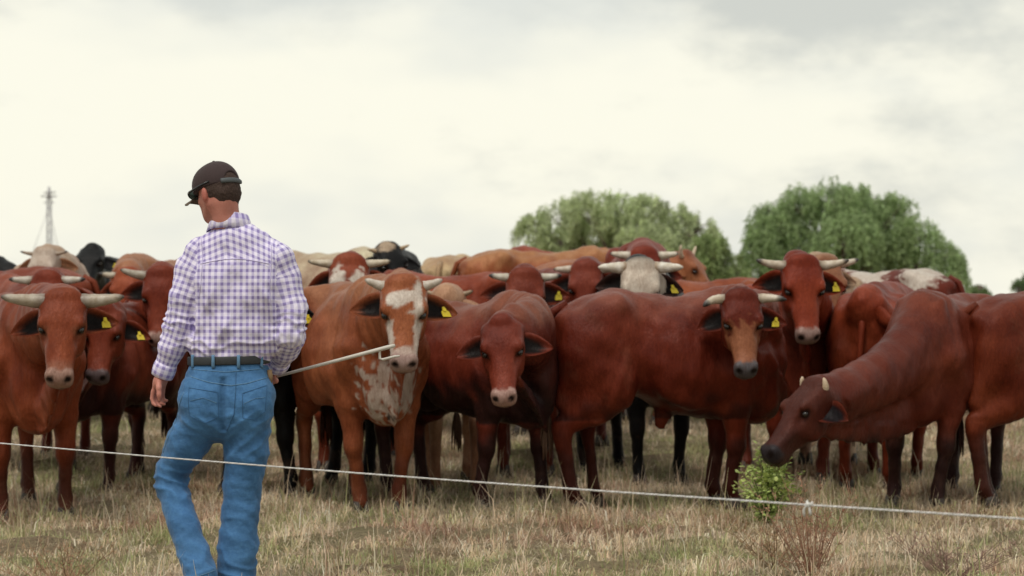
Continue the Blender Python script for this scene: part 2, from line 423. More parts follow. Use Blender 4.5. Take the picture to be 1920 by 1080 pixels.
# ------------------------------------------------------------------ trees
M_BARK = material('grey_bark', (.16, .125, .10), rough=.9, noise=[(8, (.5, .5, .5), .7)], bump=[(20, .03, (1, 1, .2))])
M_LEAF = material('weeping_leaf', attr=True, rough=.6, spec=.3, trans=.5)
def leaves(c, d, L, w, col, r):
    """one quad per leaf: centres c, directions d"""
    n = len(c); s = np.cross(d, r.normal(size=(n, 3))); s /= np.linalg.norm(s, axis=1)[:, None] + 1e-9
    L = np.broadcast_to(L, (n,))[:, None]; w = np.broadcast_to(w, (n,))[:, None]
    P = np.stack([c - d * L * .5, c + s * w * .5, c + d * L * .5, c - s * w * .5], 1).reshape(-1, 3)
    Q = np.arange(4 * n).reshape(n, 4)
    return P, Q, np.repeat(col, 4, 0)
def weeping_tree(lobes, base, label, seed, tone, droop=1.0, nstr=1500, leaf=(.17, .05), group='weeping trees beyond the herd'):
    """lobes: (x, y, z, r) of the crown's masses in metres from the base"""
    r = np.random.default_rng(seed); root = empty('weeping_tree', base); tag(root, label, 'tree', group)
    # trunk and limbs
    B = Bag(); H = max(l[2] for l in lobes)
    B.add(tube([(0, 0, -.1), (.1, 0, .5), (-.1, .05, 1.1), (0, 0, 1.7)], [.3, .24, .2, .16], 10))
    for l in lobes:
        p = bez((0, 0, 1.2), (l[0] * .35, l[1] * .35, l[2] * .75), (l[0], l[1], l[2]), 7)
        p[1:-1] += r.normal(size=(5, 3)) * .06
        B.add(tube(p, np.linspace(.11, .03, 7), 7))
        for q in range(5):
            d = r.normal(size=3); d[2] = abs(d[2]) * .6; d = unit(d) * l[3] * .9
            B.add(tube(bez(p[4], p[6] + d * .4, p[6] + d, 5), np.linspace(.035, .008, 5), 5))
    B.build('trunk', M_BARK, root)
    C, D, Kc = [], [], []
    vol = np.array([l[3] ** 2 for l in lobes]); vol /= vol.sum()
    for k in r.choice(len(lobes), nstr, p=vol):
        x, y, z, R0 = lobes[k]
        rk = np.random.default_rng(seed * 1000 + int(k) * 17 + int(r.integers(0, 11)))   # strands gather in sprays
        d = rk.normal(size=3); d[2] = d[2] * .8 + .35; d = unit(unit(d) + r.normal(size=3) * .34); R_k = .84 + .30 * rk.random()
        rad = R0 * R_k * (.62 + .42 * r.random() ** .6)
        s = np.array([x, y, z]) + d * rad * np.array([1, 1, .92])
        Ls = (.30 + .75 * r.random()) * droop * (.6 + .4 * (1 - max(d[2], 0)))
        n = int(16 + 16 * Ls)
        t = np.sort(r.random(n)) ** 1.0
        out = np.array([d[0], d[1], 0]) * .28
        p = s + np.outer(t, out) * Ls + np.outer(t ** 1.3, [0, 0, -1]) * Ls
        p += r.normal(size=(n, 3)) * .055
        dd = np.outer(1 - t, d * .8) + [0, 0, -.75] + r.normal(size=(n, 3)) * .42
        dd /= np.linalg.norm(dd, axis=1)[:, None]
        C.append(p); D.append(dd)
        hue = r.normal() * .16
        cc = np.array(tone) * (1 + hue) + np.array([.025, .02, 0]) * r.random()
        Kc.append(np.tile(cc, (n, 1)) * (.75 + .5 * r.random((n, 1))))
    C, D, Kc = map(np.concatenate, (C, D, Kc))
    keep = C[:, 2] > .35 + .5 * wob(C, seed, 1.1); C, D, Kc = C[keep], D[keep], Kc[keep]
    P, Q, K = leaves(C, D, leaf[0] * (.6 + .8 * r.random(len(C))), leaf[1] * (.7 + .6 * r.random(len(C))), Kc, r)
    link('crown', mesh('crown', P, Q, K, smooth=False), M_LEAF, root)
    return root
def lobes_px(L, D, base):                   # crown masses read off the photo as (px, py, radius px, depth offset)
    o = []
    for px, py, rp, dy in L:
        p = at(px, py, D); o.append((p[0] - base[0], dy, p[2] - base[2], rp / FPX * D))
    return o
DT = 72.0
b1 = at(1165, 0, DT); b1[2] = gz(b1[0], DT)
b2 = at(1578, 0, DT); b2[2] = gz(b2[0], DT)
weeping_tree(lobes_px([(1000, 432, 34, 0), (1050, 408, 42, .6), (1100, 398, 42, -.5), (1160, 395, 42, .5), (1215, 402, 42, -.4), (1265, 420, 42, .4), (1312, 432, 34, 0), (1130, 450, 55, 1.2), (1210, 462, 55, -1), (1040, 465, 45, .6), (1290, 480, 45, .5), (1160, 440, 45, 1)], DT, b1), b1,
             'broad pale green weeping tree rising behind the middle of the herd', 3, (.54, .61, .37), .8, 1750)
weeping_tree(lobes_px([(1410, 470, 34, .3), (1435, 425, 45, 0), (1490, 395, 46, .5), (1545, 384, 44, -.3), (1600, 392, 46, .4), (1655, 415, 48, 0), (1705, 450, 45, .4), (1745, 490, 40, 0), (1560, 450, 60, -1), (1480, 470, 55, .6), (1640, 480, 55, .6), (1420, 490, 42, 0), (1600, 430, 55, 1)], DT + 2, b2), b2,
             'tall dome shaped dark green weeping tree at right behind the horned cow', 5, (.35, .46, .23), 1.15, 2500)
b3 = at(1340, 0, 66); b3[2] = gz(b3[0], 66)
weeping_tree(lobes_px([(1335, 470, 34, 0), (1360, 500, 32, .3), (1318, 505, 30, 0), (1378, 515, 26, .2)], 66, b3), b3, 'small bright green bushy tree in the gap between the two large trees', 8, (.30, .38, .17), .7, 330)
b4 = at(1838, 0, 90); b4[2] = gz(b4[0], 90)
weeping_tree(lobes_px([(1833, 552, 18, 0), (1850, 562, 16, 0)], 90, b4), b4, 'low round bush on the horizon above the cow at the right edge', 9, (.2, .27, .12), .35, 120, group='bushes on the horizon')
b5 = at(1915, 0, 95); b5[2] = gz(b5[0], 95)
weeping_tree(lobes_px([(1915, 540, 18, 0), (1940, 535, 28, 0)], 95, b5), b5, 'dark bush on the horizon cut by the right edge', 10, (.16, .23, .11), .35, 160, group='bushes on the horizon')
b6 = at(1790, 0, 70); b6[2] = gz(b6[0], 70)
weeping_tree(lobes_px([(1790, 522, 11, 0), (1796, 545, 10, 0)], 70, b6), b6, 'thin wispy sapling right of the dark weeping tree', 12, (.24, .31, .14), .6, 34, group=None)

# ------------------------------------------------------------------ lattice mast
def mast():
    D = 85.0; b = at(92, 0, D); b[2] = gz(b[0], D)
    top = at(92, 368, D)[2] - b[2]
    steel = material('grey_galvanised_steel', (.50, .50, .52), rough=.5, metal=.4, noise=[(4, (.7, .65, .6), .6)])
    root = empty('lattice_mast', b); tag(root, 'thin grey lattice mast with guy wires far behind the cream cow', 'mast')
    B = Bag(); w = .075
    cs = [(-w, -w), (w, -w), (w, w), (-w, w)]
    for cx, cy in cs: B.add(tube([(cx, cy, 0), (cx, cy, top)], .017, 5))
    n = 16
    for i in range(n):
        z0, z1 = top * i / n, top * (i + 1) / n
        for j in range(4):
            a, c = cs[j], cs[(j + 1) % 4]
            B.add(tube([(*a, z0), (*c, z1)], .009, 4)); B.add(tube([(*a, z1), (*c, z1)], .009, 4))
    B.build('tower', steel, root)
    B = Bag()
    B.add(tube([(-.32, 0, top), (.30, 0, top)], .03, 5)); B.add(tube([(0, -.3, top), (0, .3, top)], .03, 5))
    B.add(tube([(0, 0, top - .1), (0, 0, top + .38)], [.10, .05], 8)); B.add(tube([(-.2, 0, top + .14), (.26, 0, top + .16)], .03, 5))
    B.add(tube([(-.22, 0, top - .25), (.22, 0, top - .25)], .02, 5))
    B.build('head_frame', steel, root)
    for dx, dy in ((-1.75, .2), (.62, -.1), (.75, 1.5)):
        g = Bag().add(tube([(0, 0, top - .4), (dx * 1.0, dy, 0)], .012, 5)); g.build('guy_wire', steel, root)
mast()
# ------------------------------------------------------------------ cattle
def cow(label, px, D, yaw, head, coat, s=1.0, vox=.02, horn=None, feet=None, patches=(), tags=(), polled=False,
        fat=1.0, hump=.0, dewlap=1.0, anchor='feet', group='cattle of the herd', tail=True, name='cow', sheath=False, ear_droop=.12, folds=1.0, nctrl=(.55, 0, .10), lx=.83, nk=1.0):
    """px, D: photo column and distance of the front feet; yaw: heading in degrees (-90 walks to the camera)
    head: px, py of the poll, turn (0 looks at the camera, + to the picture's right), pitch (nose down), roll"""
    rnd = np.random.default_rng(int(abs(head[0] * 13 + head[1] * 7 + D * 100)) % 99999)
    yw = R(yaw); fwd = np.array([math.cos(yw), math.sin(yw), 0]); lef = np.array([-math.sin(yw), math.cos(yw), 0])
    ffx = (.55 - .30 * (1 - lx) if anchor == 'feet' else (-.66 + .6 * (1 - lx) if anchor == 'hind' else 0))
    p0 = at(px, 0, D); root_xy = p0[:2] - fwd[:2] * ffx * s
    z = float(gz(root_xy[0], root_xy[1])); O = np.array([root_xy[0], root_xy[1], z])
    Rw = np.stack([fwd, lef, [0, 0, 1]], 1)                  # local -> world
    def wx(p_):                                              # shorten the barrel between shoulder and hip
        p_ = np.array(p_, float); p_[..., 0] -= (1 - lx) * np.clip(p_[..., 0], -.6, .30); return p_
    def iw(p_):
        p_ = np.array(p_, float); x = p_[0]; p_[0] = x + (1 - lx) * .30 if x > .30 * lx else (x - (1 - lx) * .6 if x < -.6 * lx else x / lx); return p_
    L = lambda w: iw((np.asarray(w) - O) @ Rw / s)           # world -> local
    hpx, hpy, turn, pitch = head[:4]; roll = head[4] if len(head) > 4 else 0
    hD = head[5] if len(head) > 5 else root_xy[1] + fwd[1] * .94 * s
    poll = L(at(hpx, hpy, hD))
    d = np.array([math.sin(R(turn)), -math.cos(R(turn)), 0]); cp, sp = math.cos(R(pitch)), math.sin(R(pitch))
    hx = d * cp + np.array([0, 0, -sp]); hz = d * sp + np.array([0, 0, cp]); hy = np.cross(hz, hx)
    if roll:
        c, n = math.cos(R(roll)), math.sin(R(roll)); dz = d
        rot = lambda v: v * c + np.cross(dz, v) * n + dz * dz.dot(v) * (1 - c)
        hx, hz, hy = rot(hx), rot(hz), rot(hy)
    Hw = np.stack([hx, hy, hz], 1); HM = Rw.T @ Hw           # head axes in local coordinates
    HS = np.array([.90 + .08 * rnd.random(), 1.03 + .10 * rnd.random(), .97 + .06 * rnd.random()])
    hp = lambda x, y, z_: poll + HM @ (np.array([x, y, z_]) * HS)
    # ---- the field
    fx = feet or {}
    pts = np.array([hp(.58, .2, 0), hp(-.15, -.2, -.3), hp(.58, -.2, -.3), hp(-.1, .2, .1)])
    lo = np.minimum(pts.min(0), [-.98, -.45, -.04]) - .05; hi = np.maximum(pts.max(0), [.98, .45, 1.48]) + .05
    F = Field(lo, hi, vox / s)
    f = fat; hm = hump
    F.loft(np.zeros(3), np.eye(3), [
        (-.84, 1.12, .92, .05, 0), (-.79, 1.21, .80, .14, .1), (-.70, 1.27, .72, .20, .1), (-.55, 1.315, .72, .235, .12), (-.38, 1.325, .74, .245 * f, .05),
        (-.20, 1.305, .69, .265 * f, -.10), (0, 1.295, .615, .315 * f, -.12), (.18, 1.30, .570, .325 * f, -.10), (.36, 1.325, .55, .29 * f, -.05),
        (.50, 1.355 + hm * .7, .535, .240, -.10), (.60, 1.355 + hm, .535, .21, -.12), (.72, 1.30, .55, .185, -.1), (.82, 1.20, .66, .14, -.05), (.90, 1.06, .76, .05, 0)], k=.05, n=2.2)
    for sd in (-1, 1):
        F.ell((-.41, sd * .185, 1.245), (.07, .045, .045), k=.13)                       # hook bone
        F.ell((-.78, sd * .095, 1.16), (.05, .035, .045), k=.07)                       # pin bone
        F.ell((-.57, sd * .170, .96), (.26, .115, .30), k=.07)                          # thigh
        F.ell((-.57, sd * .165, .76), (.17, .085, .22), k=.07)
        F.ell((-.36, sd * .195, .80), (.10, .07, .15), k=.08)                          # stifle
        F.seg((.58, sd * .125, 1.26), (.62, sd * .195, .95), (.05, .12), (.075, .13), k=.07)   # shoulder blade
        F.seg((.64, sd * .195, .92), (.50, sd * .205, .80), (.080, .11), (.090, .11), k=.06)  # upper arm
        F.ell((.20, sd * .25 * f, .86), (.30, .085, .23), k=.10)
    F.ell((-.27, 0, 1.27), (.35, .07, .05), k=.08)
    F.ell((.75, 0, .67), (.12, .12, .15), k=.08)                                       # brisket
    # neck
    nb = np.array([.56, 0, 1.07]); ne = hp(.00, 0, -.115)
    dist = np.linalg.norm(ne - nb)
    ctrl = nb + np.array(nctrl) * dist * .8 + (ne - nb) * .15
    N = bez(nb, ctrl, ne, 8); tt = np.linspace(0, 1, 8)
    rv = np.interp(tt, [0, .3, .7, 1], [.285, .250 * nk, .190 * nk, .140]); ru = np.interp(tt, [0, .3, .7, 1], [.185, .158, .128, .110])
    for i in range(7):
        F.seg(N[i], N[i+1], (ru[i], rv[i]), (ru[i+1], rv[i+1]), U=(0, 1, 0) if i < 5 else tuple(HM[:, 1] * .6 + np.array([0, .4, 0])), k=.05 if i in (0, 6) else .03)
    # dewlap: a loose fold of skin from the throat to the brisket
    th = hp(.16, 0, -.20); br = np.array([.80, 0, .60])
    mid = (th + br) / 2 + np.array([.06, 0, -.05])
    Dw = bez(th, mid, br, 7); dr = np.array([.035, .055, .08, .10, .115, .12, .11]) * dewlap
    for i in range(6): F.seg(Dw[i], Dw[i+1], (.020, dr[i]), (.022, dr[i+1]), k=.055)
    # head
    F.loft(poll, HM, [tuple(np.array(q_) * [HS[0], HS[2], HS[2], HS[1], 1]) for q_ in [
        (-.05, -.045, -.155, .055, 0), (-.02, .0, -.18, .098, .15), (.04, .022, -.20, .112, .18), (.10, .028, -.215, .111, .20), (.17, .018, -.23, .112, .26), (.235, -.002, -.225, .092, .26),
        (.31, -.018, -.20, .070, .16), (.38, -.030, -.178, .061, .06), (.44, -.034, -.170, .064, .03), (.485, -.040, -.166, .068, .05), (.515, -.052, -.155, .058, 0), (.53, -.07, -.13, .035, 0)]], k=.03, n=2.8)
    for sd in (-1, 1):
        F.ell(hp(.170, sd * .094, .002), (.042, .022, .024), HM, k=.018)
        F.ell(hp(.26, sd * .085, -.045), (.05, .020, .028), HM, k=.03, sub=True)                  # brow
        F.ell(hp(.20, sd * .076, -.15), (.085, .034, .07), HM, k=.04)                    # cheek
        F.ell(hp(.335, sd * .056, -.075), (.09, .018, .022), HM, k=.03)                 # face ridge
        F.ell(hp(.478, sd * .046, -.066), (.028, .024, .030), HM, k=.015)                # nostril wing
        F.ell(hp(.516, sd * .043, -.066), (.014, .013, .018), HM, k=.008, sub=True)     # nostril
        F.ell(hp(.205, sd * .110, -.035), (.022, .016, .016), HM, k=.016, sub=True)     # eye socket
    F.ell(hp(.44, 0, -.168), (.07, .048, .026), HM, k=.02)                            # lower lip
    F.ell(hp(-.012, 0, .015 if polled else .0), (.042 if polled else .055, .065 if polled else .10, .030 if polled else .042), HM, k=.03)
    if polled: F.ell(hp(-.03, 0, -.02), (.045, .05, .05), HM, k=.05)
    # legs
    foot = {}
    for key, sd, front in (('fl', 1, 1), ('fr', -1, 1), ('hl', 1, 0), ('hr', -1, 0)):
        ox, oy = fx.get(key, (0, 0))
        if front:
            ft = np.array([.55 + ox, sd * .155 + oy, 0]); el = np.array([.52, sd * .185, .80])
            kn = el + (ft - el) * .50 + [.018, 0, .0]; kn[2] = .405
            fe = np.array([ft[0] - .015, ft[1], .125])
            F.chain([el, el + (kn - el) * .45, kn + [0, 0, .05]], [(.095, .125), (.078, .098), (.056, .062)], k=.06)
            F.ell(kn, (.062, .058, .072), k=.03)
            F.chain([kn - [0, 0, .04], kn + (fe - kn) * .5, fe], [(.047, .051), (.038, .043), (.042, .046)], k=.03)
            F.ell(fe, (.043, .041, .04), k=.02)
            F.seg(fe, ft + [.015, 0, .055], (.037, .037), (.045, .046), k=.02)
        else:
            ft = np.array([-.66 + ox, sd * .145 + oy, 0])
            hip = np.array([-.56, sd * .155, 1.0]); stf = np.array([-.40 + ox * .25, sd * .19, .76])
            hk = np.array([ft[0] - .085, ft[1] * .96 + sd * .004, .50]); fe = np.array([ft[0] - .03, ft[1], .125])
            F.seg(hip, stf, (.105, .19), (.095, .16), k=.07)
            F.seg(np.array([-.68, sd * .15, .92]), hk + [.02, 0, .14], (.085, .15), (.050, .075), k=.06)
            F.chain([stf, stf + (hk - stf) * .55, hk + [.015, 0, .03]], [(.100, .150), (.076, .104), (.052, .068)], k=.06)
            F.ell(hk, (.064, .048, .072), k=.025)
            F.seg(hk + [-.035, 0, .04], hk + [-.01, 0, -.12], (.022, .022), (.022, .022), k=.03)
            F.chain([hk - [-.005, 0, .04], hk + (fe - hk) * .5, fe], [(.047, .055), (.039, .046), (.042, .048)], k=.03)
            F.ell(fe, (.044, .042, .042), k=.02)
            F.seg(fe, ft + [.015, 0, .055], (.038, .038), (.046, .046), k=.02)
        foot[key] = ft
    if sheath:
        F.seg((.06, 0, .62), (.02, 0, .50), (.022, .09), (.016, .05), k=.05)
    else:
        F.ell((-.42, 0, .68), (.14, .11, .09), k=.06)
    P, Q = F.polygonize(2 if vox < .015 else 1)
    # ---- relief: folds on the neck, ribs, hollows
    Nn = normals(P, Q)
    dn = np.linalg.norm(P[:, None, :] - N[None], axis=2); tn = tt[dn.argmin(1)]
    Hc = (P - poll) @ HM / HS
    inhead = (Hc[:, 0] > -.06) & (Hc[:, 0] < .56) & (np.abs(Hc[:, 1]) < .16) & (Hc[:, 2] > -.30) & (Hc[:, 2] < .09)
    neck = np.exp(-((P[:, 0] - .78) / .26) ** 2) * (P[:, 2] > .6) * ~inhead
    body = (P[:, 2] > .55) & ~inhead
    rel = .0060 * wob(P, int(rnd.integers(999)), .40) * body + .0014 * wob(P, int(rnd.integers(999)), .12)
    ph = wob(P, 3, .5) * .9
    rel += folds * neck * .0055 * np.sin(P[:, 0] * 62 + P[:, 2] * 14 + ph * 1.6)
    rel += .0042 * wob(P, int(rnd.integers(999)), .2) * body
    rel -= .010 * body * np.exp(-((P[:, 0] - .70 + .25 * (P[:, 2] - 1.0)) / .022) ** 2) * ss(.65, .9, P[:, 2]) + .010 * body * np.exp(-((P[:, 0] + .40 - .5 * (P[:, 2] - .95)) / .03) ** 2) * ss(1.15, .9, P[:, 2])
    rel += .0012 * np.exp(-((P[:, 0] - .05) / .26) ** 2) * np.exp(-((P[:, 2] - .98) / .2) ** 2) * np.sin(P[:, 0] * 78 + P[:, 2] * 9)
    rel -= .022 * np.exp(-((P[:, 0] + .20) / .09) ** 2 - ((P[:, 2] - 1.13) / .10) ** 2)      # hollow of the flank
    rel -= .012 * np.exp(-((P[:, 0] - .37) / .035) ** 2 - ((P[:, 2] - 1.0) / .22) ** 2)       # behind the shoulder
    rel[inhead] *= .35
    P = P + Nn * rel[:, None]
    # ---- coat
    base = np.array(coat['base']); C = np.tile(base, (len(P), 1))
    w1, w2, w3 = wob(P, int(rnd.integers(999)), .55), wob(P, int(rnd.integers(999)), .16), wob(P, int(rnd.integers(999)), .05)
    C *= (1 + .20 * w1 + .08 * w2)[:, None] ** np.array([.8, 1.2, 1.2])
    wf = wob(P, 77, .022)
    def blend(m, col):
        nonlocal C
        m = np.clip(m, 0, 1)[:, None]; C = C * (1 - m) + np.array(col) * m
    dark = coat.get('dark', tuple(base * .18))  # pale backs, dark underparts: coat tones with body shading painted in
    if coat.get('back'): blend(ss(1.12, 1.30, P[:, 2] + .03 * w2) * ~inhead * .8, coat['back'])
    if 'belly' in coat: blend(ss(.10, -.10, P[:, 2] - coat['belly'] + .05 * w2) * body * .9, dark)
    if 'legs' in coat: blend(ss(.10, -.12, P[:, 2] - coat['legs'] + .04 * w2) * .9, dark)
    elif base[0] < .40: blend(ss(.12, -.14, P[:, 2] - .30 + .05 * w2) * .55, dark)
    if 'neck' in coat: blend(np.exp(-((P[:, 0] - .85) / .22) ** 2) * ss(1.30, 1.0, P[:, 2]) * ~inhead * coat['neck'], dark)
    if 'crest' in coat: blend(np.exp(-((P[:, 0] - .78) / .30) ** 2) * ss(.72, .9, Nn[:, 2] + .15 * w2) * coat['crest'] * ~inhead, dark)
    for sp_, c, r, col, rag in patches:
        X = Hc if sp_ == 'h' else P
        q = np.sqrt((((X - c) / r) ** 2).sum(1))
        m = ss(1.16, .86, q + rag * (w3 * .6 + w2 * .4) + .10 * wf)
        if sp_ == 'h': m = m * inhead
        blend(m, col)
    dus = ss(.55, 1.5, wob(P, int(rnd.integers(999)), .22) + .5 * w3) * (.30 * ss(.55, .25, P[:, 2]) + .22 * (P[:, 0] < -.3) * (P[:, 2] > .5) + .06) * ~inhead
    blend(dus * .30, (.26, .15, .095))
    mz = coat.get('muzzle', (.30, .17, .14))
    if 'face' in coat: blend(inhead * ss(-.08, .02, Hc[:, 0]) * (Hc[:, 2] > -.16) * coat.get('face_amt', .9), coat['face'])
    if 'mealy' in coat: blend(inhead * ss(.38, .44, Hc[:, 0]) * .8, coat['mealy'])
    blend(inhead * ss(.452, .472, Hc[:, 0] + .010 * (np.abs(Hc[:, 1]) > .03) + .006 * w3) * ss(-.138, -.120, Hc[:, 2]), mz)
    blend(inhead * ss(.40, .47, Hc[:, 0]) * ss(-.10, -.15, Hc[:, 2]) * .45, (.10, .05, .04))
    blend(inhead * (Hc[:, 0] > .47) * np.exp(-((Hc[:, 2] + .140) / .008) ** 2), (.03, .015, .012))
    for sd in (-1, 1):
        blend(inhead * ss(.026, .014, np.linalg.norm(Hc - [.514, sd * .043, -.066], axis=1)), (.012, .006, .006))
        ed_ = np.linalg.norm((Hc - [.203, sd * .100, -.033]) * [1, .6, 1.25], axis=1)
        if 'mealy' in coat or coat.get('ring'): blend(inhead * ss(.060, .040, ed_) * .55, coat.get('mealy', (.34, .16, .10)))
        blend(inhead * ss(.036, .024, ed_) * .9, (.02, .010, .008))
    P = wx(P)
    root = empty(name, O, yw, s)
    tag(root, label, 'cow', group)
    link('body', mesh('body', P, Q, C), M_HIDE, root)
    # ---- eyes
    for sd in (-1, 1):
        c = hp(.203, sd * .093, -.034); n1, n2 = (10, 8)
        vs = [c + HM @ (np.array([math.sin(a) * math.cos(b), math.sin(a) * math.sin(b), math.cos(a)]) * [.020, .0195, .017]) for a in np.linspace(0.05, math.pi - .05, n2) for b in np.arange(n1) * 2 * math.pi / n1]
        fs = [(i*n1+j, i*n1+(j+1) % n1, (i+1)*n1+(j+1) % n1, (i+1)*n1+j) for i in range(n2-1) for j in range(n1)]
        fs += [tuple(range(n1)), tuple(range((n2-1)*n1, n2*n1))]
        link('eye', mesh('eye', wx(vs), fs), M_EYE, root)
    # ---- ears, with tags
    earc = np.array(coat.get('ear', tuple(base * .95))); inner = np.array(coat.get('ear_in', (.007, .004, .0035)))  # ear hollow: dark hair and skin, with some of its shade painted in
    for sd in (-1, 1):
        dr_ = ear_droop + rnd.normal() * .13
        al = unit(HM @ np.array([dr_ - .02, sd, -.28])); nn_ = unit(HM @ np.array([.10, sd * .25, 1.0])); nn_ = unit(nn_ - al * al.dot(nn_)); ac = np.cross(al, nn_)
        b0 = hp(.085, sd * .082, -.10); nu, nv = 13, 11; Le = .212 * coat.get('ear_len', 1)
        fr, bk, cf, cb = [], [], [], []
        for i in range(nu):
            u = i / (nu - 1); wv = .080 * (math.sin(math.pi * min(1, u ** .62 * .97 + .03)) ** .65) * (1 - .10 * u) + .010 * (1 - u)
            if i == nu - 1: wv = .006
            for j in range(nv):
                v = -1 + 2 * j / (nv - 1); cup = (1 - v * v) * math.sin(math.pi * min(u * .85 + .12, 1))
                c0 = b0 + al * Le * u + ac * wv * v * (1 if v > 0 else .9) + nn_ * (.012 * abs(v) ** 2 * math.sin(math.pi * u))
                rimw = .007 * (1 - abs(v) ** 4)
                fr.append(c0 - nn_ * .034 * cup); bk.append(c0 - nn_ * (.046 * cup + rimw))
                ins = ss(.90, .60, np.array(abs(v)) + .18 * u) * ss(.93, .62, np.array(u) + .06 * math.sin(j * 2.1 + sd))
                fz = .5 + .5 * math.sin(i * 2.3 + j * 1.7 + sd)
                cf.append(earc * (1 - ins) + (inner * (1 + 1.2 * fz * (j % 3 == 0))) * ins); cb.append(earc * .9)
        n = nu * nv
        fs = [(i*nv+j, i*nv+j+1, (i+1)*nv+j+1, (i+1)*nv+j) for i in range(nu-1) for j in range(nv-1)]
        fs = fs + [tuple(n + q for q in t[::-1]) for t in fs]
        ed = [(i*nv, (i+1)*nv) for i in range(nu-1)] + [((i+1)*nv+nv-1, i*nv+nv-1) for i in range(nu-1)] + [((nu-1)*nv+j, (nu-1)*nv+j+1) for j in range(nv-1)]
        fs += [(a, b, b + n, a + n) for a, b in ed]
        eo = link('ear', mesh('ear', wx(np.array(fr + bk)), fs, np.array(cf + cb)), M_HIDE, root)
        key = 'r' if sd > 0 else 'l'                       # r = the picture's right when the cow looks at the camera
        if key in tags:
            tcn = b0 + al * Le * .64 - nn_ * .004; dn_ = unit(-np.array([0, 0, 1.0]) + nn_ * .25); sx = unit(np.cross(dn_, nn_))
            dn_ = unit(dn_ + sx * rnd.normal() * .25)
            o1 = [(-.007, -.020), (.007, -.020), (.012, .000), (.022, .009), (.024, .040), (-.024, .040), (-.022, .009), (-.012, .000)]
            a_ = [wx(tcn + sx * x + dn_ * (y) + nn_ * (.012 + .10 * max(y, 0))) for x, y in o1]; b_ = [p_ - nn_ * .004 for p_ in a_]; k = len(o1)
            fs = [tuple(range(k))[::-1], tuple(range(k, 2 * k))] + [(i, (i + 1) % k, (i + 1) % k + k, i + k) for i in range(k)]
            tg = Bag().add((a_ + b_, fs)).add(tube([wx(tcn + nn_ * .0), wx(tcn + nn_ * .018)], .009, 8)); tg.build('ear_tag', M_TAG, eo, smooth=False)
    # ---- horns
    if horn:
        up = Rw.T @ np.array([0, 0, 1.0]); fw = Rw.T @ d
        for sd in (-1, 1):
            h = dict(horn); h.update(horn.get('left' if sd < 0 else 'right', {}))
            out = HM[:, 1] * sd; a = hp(.008, sd * .062, -.030)
            L_ = h.get('len', .2); m = a + out * L_ * .62 + up * L_ * h.get('mid', .0) ; e = a + (out * h.get('out', 1.0) + up * h.get('up', .12) + fw * h.get('fwd', .12)) * (L_ + .045)
            p = bez(a, m, e, 12); r0 = h.get('r', .038); t = np.linspace(0, 1, 12)
            rr = r0 * (1 - .62 * t ** 1.5) * np.where(t > .93, .72, 1); rr[0] *= .9; rr[-1] = r0 * .16
            rr *= 1 + .04 * np.sin(t * 40)
            vs, fs = tube(wx(p), rr, 12)
            bs, md, tp = np.array(h.get('cb', (.22, .16, .12))), np.array(h.get('cm', (.66, .60, .48))), np.array(h.get('ct', (.035, .03, .03)))
            tt_ = np.repeat(t, 12)[:, None]; e0 = h.get('tip', .80)
            cc = bs + (md - bs) * ss(.10, .42, tt_); cc = cc + (tp - cc) * ss(e0, min(e0 + .12, .999), tt_) * (1 if e0 < 1 else 0)
            link('horn', mesh('horn', vs, fs, cc), M_HORN, root)
    # ---- hooves: two claws each
    for key in foot:
        ft = foot[key]; B = Bag()
        for sy in (-1, 1):
            c = ft + [.015, sy * .025, 0]
            rings = []
            for zq, x0, x1, w in ((-.012, -.050, .078, .027), (.02, -.050, .066, .026), (.045, -.045, .050, .024), (.072, -.036, .034, .020)):
                a = np.arange(10) * 2 * math.pi / 10
                rings.append(np.stack([c[0] + (x0 + x1) / 2 + np.cos(a) * (x1 - x0) / 2, c[1] + np.sin(a) * w, np.full(10, zq)], 1))
            vs = np.concatenate(rings); fs = [(i*10+j, i*10+(j+1) % 10, (i+1)*10+(j+1) % 10, (i+1)*10+j) for i in range(3) for j in range(10)] + [tuple(range(10))[::-1], tuple(range(30, 40))]
            B.add((wx(vs), fs))
        B.build('hoof', M_HOOF, root)
    # ---- tail with its switch
    if tail:
        sw = coat.get('switch', tuple(np.array(dark) * 1.0)); swy = rnd.normal() * .03
        p = np.array([(-.74, 0, 1.245), (-.83, 0, 1.20), (-.885, 0, 1.06), (-.885, swy * .5, .85), (-.875, swy, .66), (-.87, swy, .56)])
        p = wx(p); tx_ = p[-1][0]; B = Bag().add(tube(p, [.032, .030, .024, .018, .014, .012], 9), base * .9)
        for q in range(26):
            a = rnd.random() * 6.28; e = np.array([tx_ + math.cos(a) * .035, swy + math.sin(a) * .035, .30 + rnd.random() * .10])
            B.add(tube(bez(p[-1] + [0, 0, .05], (p[-1] + e) / 2 + [math.cos(a) * .025, math.sin(a) * .025, .04], e, 5), [.007, .009, .008, .006, .002], 5), sw)
        B.build('tail', M_HIDE, root)
    return root

